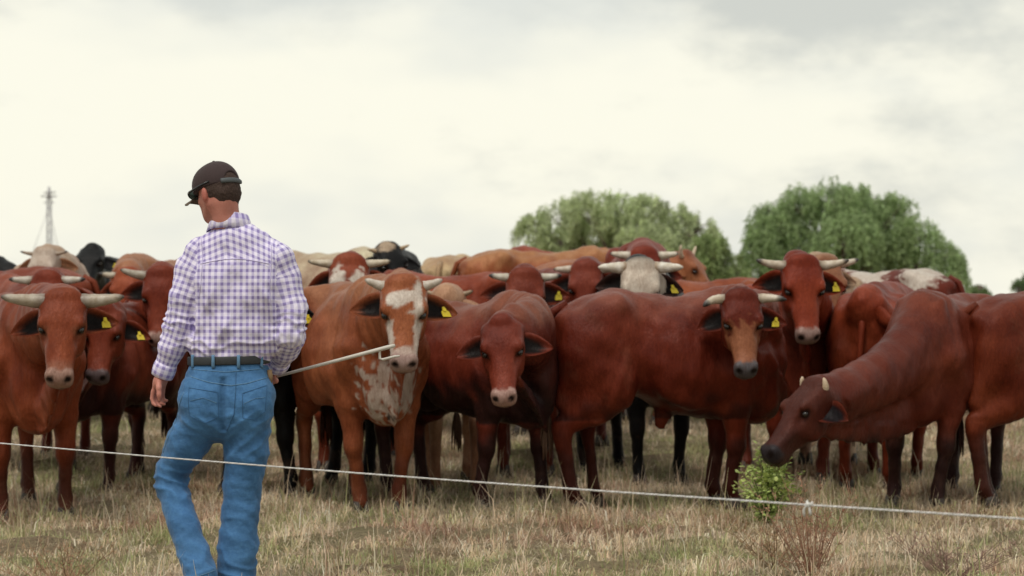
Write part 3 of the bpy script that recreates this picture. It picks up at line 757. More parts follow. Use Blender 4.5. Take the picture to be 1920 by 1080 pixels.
RED = (.235, .066, .034); DRED = (.150, .034, .022); ORG = (.36, .135, .060); TAN = (.46, .25, .13); CREAM = (.60, .47, .34); BLK = (.007, .007, .008); WHT = (.66, .60, .53)
BROWN = (.215, .072, .036)
FINE = .0158
cow('red horned cow facing the camera at the left edge, thick pale horns, drooling muzzle', 62, 12.45, -68, (118, 557, 6, 56, 0, 11.65), dict(base=(.255, .060, .024), dark=(.075, .022, .012), legs=.36, muzzle=(.42, .27, .22), mealy=(.30, .12, .07)), 1.0, FINE,
    horn=dict(len=.215, up=.10, mid=.0, r=.043, fwd=.15, tip=.86, cb=(.24, .19, .16), cm=(.52, .46, .38), ct=(.11, .09, .08)), tags=('r',), feet=dict(fl=(.02, .03), fr=(0, -.03)), patches=[('h', (.49, .045, -.155), (.03, .02, .02), WHT, .1), ('h', (.49, -.045, -.155), (.03, .02, .02), WHT, .1)])
cow('dark hornless cow half hidden behind the left horned one, blue grey nose', 165, 14.0, -105, (196, 582, -8, 60, 0, 13.2), dict(base=(0.201, 0.040, 0.019), dark=(.035, .013, .012), legs=.5, neck=.85, belly=.72, muzzle=(.16, .13, .14)), .94, FINE,
    polled=True, tags=('r',), feet=dict(fl=(0, 0), fr=(.05, 0)))
cow('red cow with a pale pink nose looking past the shirt sleeve of the man', 300, 15.2, -80, (302, 512, 2, 62, 0, 14.3), dict(base=(0.221, 0.042, 0.019), dark=(.04, .014, .012), legs=.55, neck=.7, muzzle=(.55, .40, .36)), 1.0, .019,
    horn=dict(len=.16, up=.22, r=.036, cm=(.46, .42, .36), tip=.9), feet=dict())
cow('brick red cow with only forehead and horns showing behind the left horned cow', 90, 15.4, -85, (88, 520, -4, 60, 0, 14.5), dict(base=(0.221, 0.040, 0.017)), 1.0, .024, horn=dict(len=.15, up=.05, r=.034, cm=(.60, .56, .50), tip=.8))
cow('cream cow with a white face and brown ears standing below the lattice mast', 124, 19.3, -60, (82, 472, -8, 60, 0, 18.5), dict(base=(0.560, 0.420, 0.310), face=(.66, .60, .52), muzzle=(.4, .26, .2), ear=(.34, .17, .09), ear_in=(.22, .11, .06)), .97, .024,
    horn=dict(len=.11, up=.16, r=.022, cm=(.40, .32, .25), tip=.8), patches=[('h', (.16, .09, -.03), (.18, .035, .12), (.30, .10, .06), .2)])
cow('black hornless cow raising its head behind the cream cow', 172, 21.5, -92, (172, 466, 0, 40, 0, 20.6), dict(base=BLK, muzzle=(.05, .05, .05), ear_in=(.02, .02, .022)), 1.0, .024, polled=True, tags=('r',), ear_droop=-.1)
cow('black cow cut by the left edge at the back of the herd', -60, 21, -30, (60, 545, 10, 62, 0, 20.5), dict(base=BLK), 1.0, .026, polled=True)
cow('orange brown cow behind the pale nosed cow, its rounded back showing', 262, 19.0, -110, (238, 512, -14, 60, 0, 18.2), dict(base=(0.322, 0.075, 0.031), back=(.46, .24, .13)), 1.02, .024, horn=dict(len=.15, up=.10, r=.032, cm=(.62, .56, .46), tip=.7))
cow('dull red cow at the left edge behind the front horned cow', -40, 15.6, -40, (45, 560, 0, 60, 0, 14.6), dict(base=(0.242, 0.052, 0.023)), 1.05, .026, polled=True)
cow('copper cow standing behind at far left below the black back', 20, 18.3, 175, (-120, 520, -80, 50, 0, 18.3), dict(base=(0.262, 0.059, 0.027)), 1.0, .026, polled=True, anchor='mid')

cow('red and white cow with a blotched white face, white chest and short stubby horns', 708, 12.55, -70, (757, 531, 3, 58, 0, 11.8), dict(base=(.300, .090, .038), back=(.38, .17, .085), muzzle=(.42, .30, .27)), 1.02, FINE,
    horn=dict(len=.095, up=.30, r=.034, cb=(.30, .24, .20), cm=(.62, .56, .50), tip=.9, ct=(.40, .35, .30)), tags=('r',), feet=dict(fl=(.04, -.035), fr=(.0, .05), hl=(.05, 0), hr=(-.06, 0)), lx=.76, dewlap=1.15,
    patches=[('h', (.12, -.035, .03), (.055, .055, .06), WHT, .22), ('h', (.09, .02, .03), (.035, .09, .06), WHT, .55), ('h', (.15, .072, .02), (.16, .020, .05), WHT, .25), ('h', (.20, .045, .02), (.012, .03, .05), WHT, .2),
             ('h', (.33, -.066, -.06), (.13, .018, .05), WHT, .3), ('h', (.33, .066, -.06), (.14, .020, .06), WHT, .3), ('h', (.46, 0, -.03), (.06, .10, .035), (.55, .44, .38), .25),
             ('b', (.88, 0, .86), (.14, .030, .34), (.50, .42, .36), .25), ('b', (.85, .0, .70), (.16, .17, .17), (.52, .44, .38), .75), ('b', (.84, 0, .58), (.12, .03, .035), (.02, .018, .018), .3), ('b', (-.05, 0, .56), (.2, .08, .07), WHT, .6)])
cow('dark red cow with white cheeks and wide horns behind the blotched cow', 650, 15.4, -95, (655, 489, 0, 60, 0, 14.5), dict(base=(0.253, 0.055, 0.024), muzzle=(.4, .28, .25)), 1.06, .022,
    horn=dict(len=.15, up=.10, r=.032, cm=(.66, .58, .46), tip=.9), tags=('r',), patches=[('h', (.20, -.06, .0), (.12, .045, .06), WHT, .4), ('h', (.20, .06, .0), (.12, .045, .06), WHT, .4)])
cow('black cow standing right behind the man, its legs seen past his jeans', 484, 13.6, -120, (512, 548, 8, 60, 0, 12.95), dict(base=BLK, muzzle=(.05, .05, .05), ear_in=(.03, .032, .034)), .97, .017, polled=True, tags=('r',), feet=dict(fl=(.0, .10), fr=(.0, -.10)))
cow('pale cream cow whose back shows between the man and the black head', 590, 20.5, -20, (570, 560, 0, 60, 0, 20.0), dict(base=(0.620, 0.530, 0.380)), 1.05, .026, anchor='mid')
cow('black cow with a cream poll lifting its head above the red backs', 745, 19.5, -85, (728, 464, 24, 46, 6, 18.6), dict(base=BLK, muzzle=(.05, .05, .05), ear_in=(.02, .02, .022)), 1.03, .022, horn=dict(len=.08, up=.25, r=.024, cm=(.55, .42, .28), tip=1.0),
    patches=[('h', (.0, -.03, .02), (.06, .07, .07), (.55, .46, .34), .3)])
cow('long red backed cow standing side on behind the hornless cow', 860, 17.9, 172, (640, 580, -80, 40, 0, 17.9), dict(base=(0.272, 0.055, 0.023)), 1.0, .024, anchor='mid', polled=True)
cow('tan cow with upright brown ears far back between the black head and the trees', 850, 21.5, 80, (852, 492, 170, 55, 0, 22.4), dict(base=(0.550, 0.380, 0.220), ear=(.20, .10, .04), ear_in=(.15, .08, .03)), 0.98, .026, anchor='mid', polled=True, ear_droop=-.75)
cow('pinkish tan cow seen from behind between two front cows, short horns', 845, 14.6, 95, (842, 547, 170, 50, 0, 14.0), dict(base=(0.480, 0.270, 0.170)), .93, .022, anchor='mid', horn=dict(len=.06, up=.30, r=.026, cm=(.35, .25, .16), tip=.9, cb=(.4, .25, .15)))
cow('red brown cow with a large orange hump back in front of the pale tree', 1010, 20.0, 5, (1180, 530, 60, 50, 0, 20.2), dict(base=(0.326, 0.094, 0.037), back=(.50, .26, .12)), 1.05, .024, anchor='mid', polled=True)
cow('deep red cow whose rump rises beside the orange back', 1075, 21, 160, (960, 530, -60, 50, 0, 21.1), dict(base=(0.303, 0.055, 0.020)), 1.05, .024, anchor='mid', polled=True)
cow('hornless red cow with dark belly and legs lowering its head, centre of the herd', 962, 12.95, -48, (940, 606, -4, 55, 4, 12.1), dict(base=(0.193, 0.036, 0.019), back=(.27, .095, .052), dark=(.020, .010, .010), belly=.80, legs=.52, neck=.75, muzzle=(.46, .30, .26)), .95, FINE,
    polled=True, feet=dict(fl=(.10, .02), fr=(-.04, -.08), hl=(.0, 0), hr=(-.02, 0)), dewlap=1.2, hump=.035)
cow('red cow with black tipped horns looking over the hornless cow', 985, 15.3, -90, (985, 515, 2, 62, 0, 14.4), dict(base=(0.201, 0.040, 0.019), ear_in=(.02, .010, .010)), 1.03, .019, horn=dict(len=.125, up=.10, r=.032, tip=.78, cm=(.62, .58, .50)), tags=('r',))
cow('dark red cow with ring shaped ear squeezed beside the white faced cow', 1090, 16.8, -75, (1098, 500, -6, 62, 0, 16.0), dict(base=(0.191, 0.036, 0.019)), 1.05, .022, horn=dict(len=.12, up=.02, r=.034, tip=.95, cm=(.60, .52, .44)))
cow('black cow with a white face and thick white horns behind the large side on cow', 1236, 14.75, -70, (1201, 497, 0, 66, 0, 13.9), dict(base=BLK, face=(.80, .74, .63), ear=(.06, .03, .025)), .98, .019, horn=dict(len=.165, up=.02, mid=.02, r=.044, tip=1.0, cb=(.35, .24, .15), cm=(.80, .76, .68), fwd=.2), tags=('r',))
cow('brick red cow peering over the white faced cow', 1205, 18.3, -90, (1208, 474, 2, 58, 0, 17.5), dict(base=(0.221, 0.038, 0.019)), 1.12, .022, horn=dict(len=.14, up=.10, r=.036, tip=.95, cm=(.74, .68, .58)))
cow('orange brown cow in side view with pale horns turned up at the tips', 1230, 19.5, 10, (1290, 478, 62, 45, 0, 19.5), dict(base=(0.400, 0.160, 0.075)), 1.0, .022, anchor='feet', horn=dict(len=.13, up=.65, out=.6, r=.026, tip=1.0, cm=(.72, .60, .46)))
cow('orange backed cow showing between the white faced and the tall horned cows', 1335, 18.3, 178, (1160, 560, -60, 50, 0, 18.3), dict(base=(0.336, 0.089, 0.034)), 0.93, .024, anchor='mid', polled=True)
cow('large deep red cow standing side on, black tipped horns and head turned to the camera', 1368, 13.25, 12, (1390, 556, 3, 58, 0, 12.75), dict(base=(0.157, 0.026, 0.012), back=(.26, .085, .055), dark=(.05, .013, .009), legs=.42, belly=.62, muzzle=(.12, .11, .12), mealy=(.32, .13, .07), switch=(.22, .14, .10)), 1.01, FINE,
    horn=dict(len=.15, up=.02, mid=.16, r=.033, tip=.74, cm=(.68, .60, .50), left=dict(up=-.18), fwd=.35), tags=('r',), feet=dict(fl=(-.05, .0), fr=(-.02, .04), hl=(.18, 0), hr=(-.06, 0)), sheath=True, dewlap=1.25, hump=.0, lx=.71, fat=1.05,
    patches=[('h', (.33, 0, -.05), (.14, .11, .14), (.30, .115, .055), .3)])
cow('tall red cow with wide upcurved black tipped horns staring between two cows', 1500, 14.6, -85, (1505, 492, 5, 62, 0, 13.7), dict(base=(0.253, 0.042, 0.017), muzzle=(.42, .30, .27), neck=.5, dark=(.06, .02, .016)), 1.04, .017,
    horn=dict(len=.175, up=.16, mid=-.02, r=.034, tip=.82, cm=(.66, .58, .48)), tags=('r',))
cow('cream necked cow standing behind the tall horned cow', 1552, 15.7, -100, (1548, 490, 20, 60, 0, 14.9), dict(base=(0.500, 0.360, 0.240), face=(.30, .12, .06)), 1.05, .022, horn=dict(len=.14, up=.20, r=.032, tip=.8, cm=(.70, .62, .52)))
cow('red cow turned away, one dark ear showing above the grazing cow', 1655, 14.6, 70, (1640, 556, 120, 55, 0, 14.0), dict(base=(0.253, 0.046, 0.019)), .99, .019, anchor='mid', polled=True)
cow('red and white cow whose spotted back shows below the dark tree', 1655, 19.2, 150, (1540, 560, -60, 45, 0, 19.6), dict(base=(0.171, 0.032, 0.018)), 0.97, .024, anchor='mid', polled=True,
    patches=[('b', (-.5, .1, 1.30), (.22, .3, .22), WHT, .25), ('b', (.15, .1, 1.30), (.24, .3, .2), WHT, .35)])
cow('dark red cow grazing at a green weed with its head down', 1735, 12.95, -118, (1524, 722, -62, 42, 0, 11.95), dict(base=(0.145, 0.029, 0.015), dark=(.022, .012, .012), back=(.22, .052, .026), legs=.46, crest=.22, muzzle=(.03, .025, .028), ear_in=(.012, .010, .012), face=(.055, .019, .013), face_amt=.6), .98, FINE,
    horn=dict(len=.10, up=.50, out=.25, r=.026, tip=1.0, cm=(.66, .52, .38), fwd=.1), feet=dict(fl=(.06, -.06), fr=(-.04, -.06)), hump=-.01, fat=1.10, dewlap=1.1, folds=0, nctrl=(.42, 0, -.24), nk=.80)
cow('deep red cow cut by the right edge, seen from its rump', 1850, 13.05, 22, (2250, 640, 80, 60, 0, 13.5), dict(base=(0.180, 0.036, 0.014), dark=(.05, .017, .013), legs=.45), .98, FINE, anchor='hind', polled=True, feet=dict(hl=(.12, 0), hr=(-.10, 0)), hump=.0)
# ------------------------------------------------------------------ the man
def denim():
    m = material('blue_denim', attr=True, rough=.85, spec=.15, sheen=.15, noise=[(9, (.80, .84, .90), .6), (90, (.72, .76, .84), .7), (420, (.7, .74, .8), .6)], bump=[(420, .0006, (1, 1, .4)), (24, .004, (1, 1, 1.8))])
    return m
def plaid():
    m = bpy.data.materials.new('plaid_cotton'); m.use_nodes = True; t = m.node_tree; b = t.nodes['Principled BSDF']
    b.inputs['Roughness'].default_value = .85; b.inputs['Specular IOR Level'].default_value = .15; b.inputs['Sheen Weight'].default_value = .1
    N = lambda k: t.nodes.new(k)
    uv = N('ShaderNodeUVMap'); uv.uv_map = 'uv'; sp = N('ShaderNodeSeparateXYZ'); t.links.new(uv.outputs[0], sp.inputs[0])
    def M(op, a, b_=0.0, c=False):
        q = N('ShaderNodeMath'); q.operation = op; q.use_clamp = c
        for s_, v in ((q.inputs[0], a), (q.inputs[1], b_)):
            if isinstance(v, (int, float)): s_.default_value = v
            else: t.links.new(v, s_)
        return q.outputs[0]
    def stripe(x, period, width, soft=.07, off=0.0):
        f = M('ABSOLUTE', M('SUBTRACT', M('FRACT', M('ADD', M('DIVIDE', x, period), off)), .5))
        return M('SUBTRACT', 1.0, M('DIVIDE', M('SUBTRACT', f, width / 2 - soft / 2, True), soft, True))
    U, Vv = sp.outputs[0], sp.outputs[1]
    pr = .0285
    big = lambda x: M('MAXIMUM', stripe(x, pr, .46, .12), M('MULTIPLY', stripe(x, pr, .08, .05, .5), .0))
    a, c = big(U), big(Vv)
    def mix(f, x, y):
        q = N('ShaderNodeMix'); q.data_type = 'RGBA'; t.links.new(f, q.inputs[0])
        for s_, v in ((q.inputs[6], x), (q.inputs[7], y)):
            if isinstance(v, tuple): s_.default_value = (*v, 1)
            else: t.links.new(v, s_)
        return q.outputs[2]
    s_ = M('MULTIPLY', M('ADD', a, c), .5)
    rp = N('ShaderNodeValToRGB'); e = rp.color_ramp.elements; e[0].position = 0; e[0].color = (.86, .80, .94, 1); e[1].position = 1; e[1].color = (.29, .235, .50, 1)
    x = rp.color_ramp.elements.new(.5); x.color = (.60, .54, .78, 1)
    t.links.new(s_, rp.inputs[0]); t.links.new(rp.outputs[0], b.inputs['Base Color'])
    co = N('ShaderNodeTexCoord').outputs['Object']; prev = None
    for sc, d_ in ((14, .006), (45, .0022)):
        n = N('ShaderNodeTexNoise'); n.inputs['Scale'].default_value = sc; n.inputs['Detail'].default_value = 3; t.links.new(co, n.inputs['Vector'])
        bu = N('ShaderNodeBump'); bu.inputs['Distance'].default_value = d_; t.links.new(n.outputs['Fac'], bu.inputs['Height'])
        if prev: t.links.new(prev, bu.inputs['Normal'])
        prev = bu.outputs[0]
    t.links.new(prev, b.inputs['Normal'])
    return m
MD = 9.13; MX = (430 - 960) / FPX * MD; K = 438.0
def mp(px, py, dy=0.0): return np.array([(px - 430) / K, dy, (1115 - py) / K])
def person():
    root = empty('person', (MX, MD, 0)); tag(root, 'man in purple checked shirt, blue jeans and dark cap holding a white post', 'person')
    M_SKIN = material('sunburnt_skin', attr=True, rough=.5, spec=.35, noise=[(30, (.88, .78, .74), .6), (140, (.9, .84, .8), .5)], bump=[(160, .0008, (1, 1, 1))])
    M_PL, M_DN = plaid(), denim()
    # head axes: looks away and to the left, chin down
    fa, dn = R(47), R(14)
    f = np.array([-math.sin(fa) * math.cos(dn), math.cos(fa) * math.cos(dn), -math.sin(dn)])
    sd = np.array([math.cos(fa), math.sin(fa), 0]); up = np.cross(sd, f); HM = np.stack([f, sd, up], 1)
    hc = mp(408, 366, 0.0)
    h = lambda x, y, z: hc + HM @ np.array([x, y, z])
    # ---- body: head, neck, arms and hands as one skin
    F = Field([-.42, -.3, .75], [.48, .55, 1.86], .0048)
    F.ell(h(-.012, 0, .025), (.098, .077, .095), HM, k=.02)
    F.ell(h(.025, 0, -.045), (.068, .060, .075), HM, k=.03)
    F.ell(h(.050, 0, -.088), (.034, .034, .026), HM, k=.03)                         # chin
    for s_ in (-1, 1):
        F.seg(h(-.005, s_ * .060, -.045), h(.045, s_ * .03, -.095), .016, .014, k=.02)   # jaw line
        F.ell(h(.055, s_ * .036, -.018), (.022, .022, .016), HM, k=.02)               # cheek bone
        F.ell(h(.080, s_ * .030, .010), (.012, .016, .009), HM, k=.008, sub=True)      # eye socket
        F.ell(h(.076, s_ * .030, .010), (.011, .013, .009), HM, k=.003)                # eye
        F.ell(h(-.008, s_ * .080, -.008), (.018, .009, .032), HM, k=.006)              # ear
        F.ell(h(-.002, s_ * .089, -.004), (.010, .006, .018), HM, k=.004, sub=True)
        F.ell(h(-.014, s_ * .084, -.004), (.014, .007, .030), HM, k=.004)
    F.seg(h(.082, 0, .012), h(.103, 0, -.022), (.008, .008), (.014, .012), U=tuple(sd), k=.012)  # nose
    F.ell(h(.082, 0, -.056), (.012, .024, .007), HM, k=.006); F.ell(h(.080, 0, -.066), (.011, .021, .007), HM, k=.006)
    nk = mp(428, 440, 0)
    F.chain([h(-.035, 0, -.045), (h(-.03, 0, -.09) + nk) / 2, nk, mp(440, 520, .02)], [(.058, .062), (.058, .060), (.07, .065), (.12, .08)], U=(1, 0, 0), k=.03)
    # arms
    la = [mp(376, 500), mp(338, 595, -.01), mp(305, 698, .02)]
    ra = [mp(520, 510), mp(553, 630, -.03), mp(512, 690, .20)]
    hand_r = mp(488, 706, .235)
    F.seg(mp(440, 500), mp(440, 650), (.13, .08), (.12, .08), U=(1, 0, 0), k=.04)
    F.chain(la, [.030, .034, .027], U=(1, 0, 0), k=.03); F.chain(ra, [.030, .034, .027], U=(1, 0, 0), k=.03)
    F.seg(mp(440, 490), la[0], .03, .028); F.seg(mp(440, 490), ra[0], .03, .028)
    # left hand, relaxed: palm and five fingers, back of the hand to the camera-left
    w = la[2]; pd = unit([-.28, .10, -1.0]); ps = unit([.55, .80, -.05]); ps = unit(ps - pd * ps.dot(pd)); pn = np.cross(pd, ps)   # along, across, normal
    if pn[0] < 0: pn = -pn                                                          # palm turned towards the thigh
    F.seg(w, w + pd * .035, (.028, .022), (.030, .020), U=tuple(ps), k=.02)
    F.seg(w + pd * .03, w + pd * .095, (.034, .017), (.040, .014), U=tuple(ps), k=.02)
    F.ell(w + pd * .05 + ps * -.022 + pn * .008, (.022, .018, .026), k=.015)
    for i, (off, Lf, cu) in enumerate(((-.031, .070, .55), (-.011, .080, .65), (.010, .074, .75), (.029, .058, .85))):
        p = w + pd * .092 + ps * off; q = [p]; a = cu * .35; dd = pd
        for sg in (.44, .31, .25):
            dd = unit(pd * math.cos(a) + pn * math.sin(a)); p = p + dd * Lf * sg; q.append(p); a += cu
        F.chain(q, [.0098, .0090, .0082, .0068], U=tuple(ps), k=.006)
    p = w + pd * .035 - ps * .026 + pn * .010
    t1 = p + unit(pd * .75 - ps * .35 + pn * .65) * .042; t2 = t1 + unit(pd * .9 - ps * .02 + pn * .45) * .030; t3 = t2 + unit(pd * 1.0 + ps * .1 + pn * .3) * .024
    F.chain([p, t1, t2, t3], [.014, .0115, .0105, .008], U=tuple(ps), k=.01)
    # right hand closed round the post
    sdir = unit(mp(735, 651, .16) - mp(492, 715, .235)); g = mp(492, 715, .235)
    F.seg(ra[2], hand_r, (.027, .022), (.034, .018), U=(0, 1, 0), k=.02)
    F.ell(hand_r + [0, .0, .006], (.042, .022, .038), k=.02)
    u1 = unit(np.cross(sdir, [0, 0, 1.0])); u2 = np.cross(sdir, u1)
    for i in range(4):
        c0 = g + sdir * (-.033 + .021 * i); q = [c0 + (u1 * math.cos(a) + u2 * math.sin(a)) * .0185 for a in np.linspace(2.4, -1.6, 6)]
        F.chain(q, [.0095, .0098, .0095, .009, .0085, .0072], U=tuple(sdir), k=.005)
    F.chain([g - sdir * .03 + u1 * .02, g + sdir * .0 - u2 * -.020, g + sdir * .028 - u2 * -.018], [.012, .011, .008], k=.006)
    P, Q = F.polygonize(2)
    X = (P - hc) @ HM
    C = np.tile(np.array([.52, .215, .165]), (len(P), 1)); C *= (1 + .06 * wob(P, 4, .06))[:, None]
    rd = np.exp(-((X[:, 0] + .008) / .03) ** 2 - ((np.abs(X[:, 1]) - .086) / .016) ** 2 - ((X[:, 2] + .01) / .045) ** 2); C = C * (1 - rd[:, None] * .7) + np.array([.50, .13, .10]) * rd[:, None] * .7
    bd = ss(-.02, -.05, X[:, 2]) * (X[:, 0] > .0) * (X[:, 0] < .12) * (X[:, 2] > -.13) * .30; C = C * (1 - bd[:, None]) + np.array([.16, .09, .06]) * bd[:, None]
    ey = (np.linalg.norm(np.abs(X) * [1, 1, 1] - [.086, .030, .010], axis=1) < .008); C[ey] = (.05, .04, .035)
    lp = (np.abs(X[:, 2] + .061) < .011) & (X[:, 0] > .078) & (np.abs(X[:, 1]) < .022); C[lp] = (.38, .13, .11)
    link('body', mesh('body', P, Q, C), M_SKIN, root)
    # ---- hair: cropped, below the cap
    F = Field(hc - .16, hc + .16, .0045)
    F.ell(h(-.017, 0, .022), (.100, .081, .098), HM, k=.01)
    F.seg(h(-.075, 0, -.02), h(-.062, 0, -.060), (.056, .030), (.046, .022), U=tuple(sd), k=.03)
    F.ell(h(.075, 0, -.02), (.085, .2, .11), HM, k=.012, sub=True)                    # face stays free
    F.ell(h(.0, 0, -.12), (.06, .2, .075), HM, k=.012, sub=True)
    P, Q = F.polygonize(1); Nn = normals(P, Q); P += Nn * (.0007 * wob(P, 8, .02))[:, None]
    link('hair', mesh('hair', P, Q), material('short_brown_hair', (.075, .047, .038), rough=.8, spec=.25, noise=[(160, (.45, .42, .4), .8)], bump=[(260, .003, (1, 1, .35))]), root)
    # ---- cap
    M_CAP = material('dark_brown_cap_cloth', (.060, .040, .040), rough=.8, spec=.2, sheen=.1, noise=[(10, (.75, .72, .72), .5), (200, (.75, .75, .75), .5)], bump=[(300, .0008, (1, 1, 1)), (16, .004, (1, 1, 1))])
    F = Field(hc - .17, hc + .2, .0042)
    F.ell(h(-.008, 0, .040), (.107, .089, .102), HM, k=.01)
    F.ell(h(.045, 0, .045), (.06, .072, .075), HM, k=.04)
    lowp = h(0, 0, .028)
    F.ell(h(-.01, 0, -.172), (.4, .4, .200), HM, k=.006, sub=True)
    F.ell(h(-.125, 0, .028), (.05, .040, .048), HM, k=.004, sub=True)                 # opening above the strap
    P, Q = F.polygonize(1); link('cap', mesh('cap', P, Q), M_CAP, root)
    cap = bpy.data.objects[-1] if False else [o for o in root.children if o.name.startswith('cap')][0]
    # brim
    vs, fs = [], []; nu, nv = 9, 15
    for lay in (0, 1):
        for i in range(nu):
            for j in range(nv):
                a = -1.15 + 2.3 * j / (nv - 1); t = i / (nu - 1)
                x0, y0 = .075 + .022 * math.cos(a), .086 * math.sin(a) / math.sin(1.15) * .88
                x1, y1 = .080 + .105 * math.cos(a * 1.25) ** .6 if math.cos(a * 1.25) > 0 else .080, .078 * math.sin(a) / math.sin(1.15)
                x, y = x0 + (x1 - x0) * t, y0 + (y1 - y0) * t
                vs.append(h(x, y, .024 - .010 * t - 5.2 * y * y - (.0035 if lay else 0)))
    n = nu * nv
    fs = [(i*nv+j, i*nv+j+1, (i+1)*nv+j+1, (i+1)*nv+j) for i in range(nu-1) for j in range(nv-1)]; fs += [tuple(n + q for q in t_[::-1]) for t_ in fs]
    ed = [((nu-1)*nv+j, (nu-1)*nv+j+1) for j in range(nv-1)] + [(i*nv, (i+1)*nv) for i in range(nu-1)] + [((i+1)*nv+nv-1, i*nv+nv-1) for i in range(nu-1)]
    fs += [(a, b, b+n, a+n) for a, b in ed]
    link('brim', mesh('brim', vs, fs), material('cap_brim_cloth', (.11, .075, .050), rough=.85, bump=[(200, .001, (1, 1, 1))]), cap)
    st = [h(-.011 - .108 * math.cos(a), .0905 * math.sin(a), .030) for a in np.linspace(-.62, .62, 12)]
    Bag().add(tube(st, .011, 8, flat=(HM @ [1, 0, 0], .35))).build('strap', material('grey_strap', (.085, .095, .10), rough=.6), cap)
    Bag().add(tube([h(-.008, 0, .140), h(-.008, 0, .147)], [.008, .005], 10)).build('button', M_CAP, cap)
    # ---- sunglasses pushed over the cap above the ears
    M_GL = material('dark_plastic', (.012, .013, .014), rough=.25, spec=.5); M_LN = material('sunglass_lens', (.10, .14, .12), rough=.08, spec=.6, coat=.5)
    sg = empty('sunglasses', (0, 0, 0)); sg.parent = root
    for s_ in (-1, 1):
        Bag().add(tube([h(.098, s_ * .075, .028), h(.07, s_ * .094, .026), h(.0, s_ * .0945, .034), h(-.055, s_ * .083, .040)], [.006, .0052, .0042, .0038], 7, flat=(sd, .5))).build('temple', M_GL, sg)
        c = h(.112, s_ * .042, .026); q = []
        for a in np.arange(16) * 2 * math.pi / 16: q.append(c + HM @ np.array([-.010 * abs(math.cos(a)) * (1 if math.cos(a) * s_ > 0 else -.2) * 1.0, .034 * math.cos(a), .019 * math.sin(a)]))
        q = np.array(q); fs = [tuple(range(16)), tuple(range(16, 32))[::-1]] + [(i, (i+1) % 16, (i+1) % 16+16, i+16) for i in range(16)]
        link('lens', mesh('lens', np.concatenate([q, q - f * .003]), fs, smooth=False), M_LN, sg)
        Bag().add(tube(np.concatenate([q, q[:2]]), .0028, 6)).build('frame', M_GL, sg)
    # ---- shirt: torso and sleeves, checks follow the cloth
    tor = [mp(432, 452), mp(438, 466), mp(449, 505), mp(452, 565, -.005), mp(446, 620, -.005), mp(432, 655), mp(430, 668)]
    trr = [(.092, .084), (.140, .096), (.205, .120), (.208, .130), (.192, .128), (.174, .116), (.158, .104)]
    ls = [mp(375, 484), mp(362, 508), mp(345, 560, -.01), mp(337, 610, -.01), mp(322, 655, 0), mp(306, 696, .02)]
    lr = [.066, .070, .066, .061, .055, .042]
    rs = [mp(520, 498), mp(532, 524), mp(545, 580, -.02), mp(545, 628, -.03), mp(532, 655, .06), mp(513, 683, .17)]
    rr = [.066, .073, .071, .067, .060, .046]
    F = Field([-.42, -.26, .9], [.46, .32, 1.68], .0066)
    F.chain(tor, trr, U=(1, 0, 0), k=.03)
    F.seg(mp(375, 474), mp(445, 452), (.070, .060), (.080, .070), k=.05, U=(0, 1, 0)); F.seg(mp(445, 452), mp(524, 486), (.080, .070), (.074, .062), k=.05, U=(0, 1, 0))
    for s_, q in ((-1, 405), (1, 490)): F.ell(mp(q, 535, -.055), (.085, .07, .11), k=.05)          # shoulder blades
    F.ell(mp(512, 628, 0), (.05, .075, .06), k=.05); F.ell(mp(380, 648, 0), (.06, .07, .05), k=.05)  # cloth bloused over the belt
    F.chain(ls, [(a, a * .95) for a in lr], U=(1, 0, 0), k=.03); F.chain(rs, [(a, a * .95) for a in rr], U=(1, 0, 0), k=.03)
    F.seg(mp(430, 410), mp(432, 380), (.062, .068), (.062, .068), U=(1, 0, 0), k=.0, sub=True)
    P, Q = F.polygonize(2); Nn = normals(P, Q)
    def nearest(pts, Pp):
        pts = np.array(pts); best = np.full(len(Pp), 9.0); s_best = np.zeros(len(Pp)); c_best = np.zeros((len(Pp), 3)); acc = 0; ax_b = np.zeros((len(Pp), 3))
        for i in range(len(pts) - 1):
            ab = pts[i+1] - pts[i]; L_ = np.linalg.norm(ab); t_ = ((Pp - pts[i]) @ ab) / L_ ** 2
            tcl = np.clip(t_, 0 if i else -9, 1 if i < len(pts) - 2 else 9); c = pts[i] + tcl[:, None] * ab; dd_ = np.linalg.norm(Pp - c, axis=1)
            m = dd_ < best; best[m] = dd_[m]; s_best[m] = (acc + tcl * L_)[m]; c_best[m] = c[m]; ax_b[m] = ab / L_; acc += L_
        return best, s_best, c_best, ax_b
    dl, sl_, cl, al_ = nearest(ls, P); dr_, sr, cr, ar = nearest(rs, P)
    armL, armR = ss(.10, .14, -P[:, 0] + .0 - .04 * 0) , 0
    # wrinkles: drag lines at the elbows, soft vertical folds on the back, blousing at the belt
    w = np.zeros(len(P))
    tors = (np.abs(P[:, 0] - .03) < .19)
    low = np.exp(-((P[:, 2] - 1.06) / .09) ** 2)
    w += tors * (.0055 * np.sin(P[:, 0] * 46 + 2.0 * wob(P, 2, .35)) * ss(1.45, 1.15, P[:, 2]))
    rg = lambda q: 1.35 * (1 - np.abs(np.sin(q / 2))) ** 1.4 - .45
    w += tors * .0060 * rg(P[:, 0] * 70 + P[:, 2] * 22 * np.sign(P[:, 0] - .03) + 2.2 * wob(P, 31, .3)) * ss(1.40, 1.2, P[:, 2])
    w += tors * low * .0070 * rg(P[:, 2] * 105 + 2.4 * wob(P, 12, .18))
    w += .0035 * wob(P * [1, 1, .55], 14, .12) + .0018 * wob(P, 15, .045)
    for dd_, s_, el in ((dl, sl_, .31), (dr_, sr, .29)):
        on = (dd_ < .095) * ss(.10, .16, s_)
        w += on * (.0020 + .0062 * np.exp(-((s_ - el) / .065) ** 2)) * rg(s_ * 150 + 1.9 * wob(P, 17, .10) + P[:, 1] * 22)
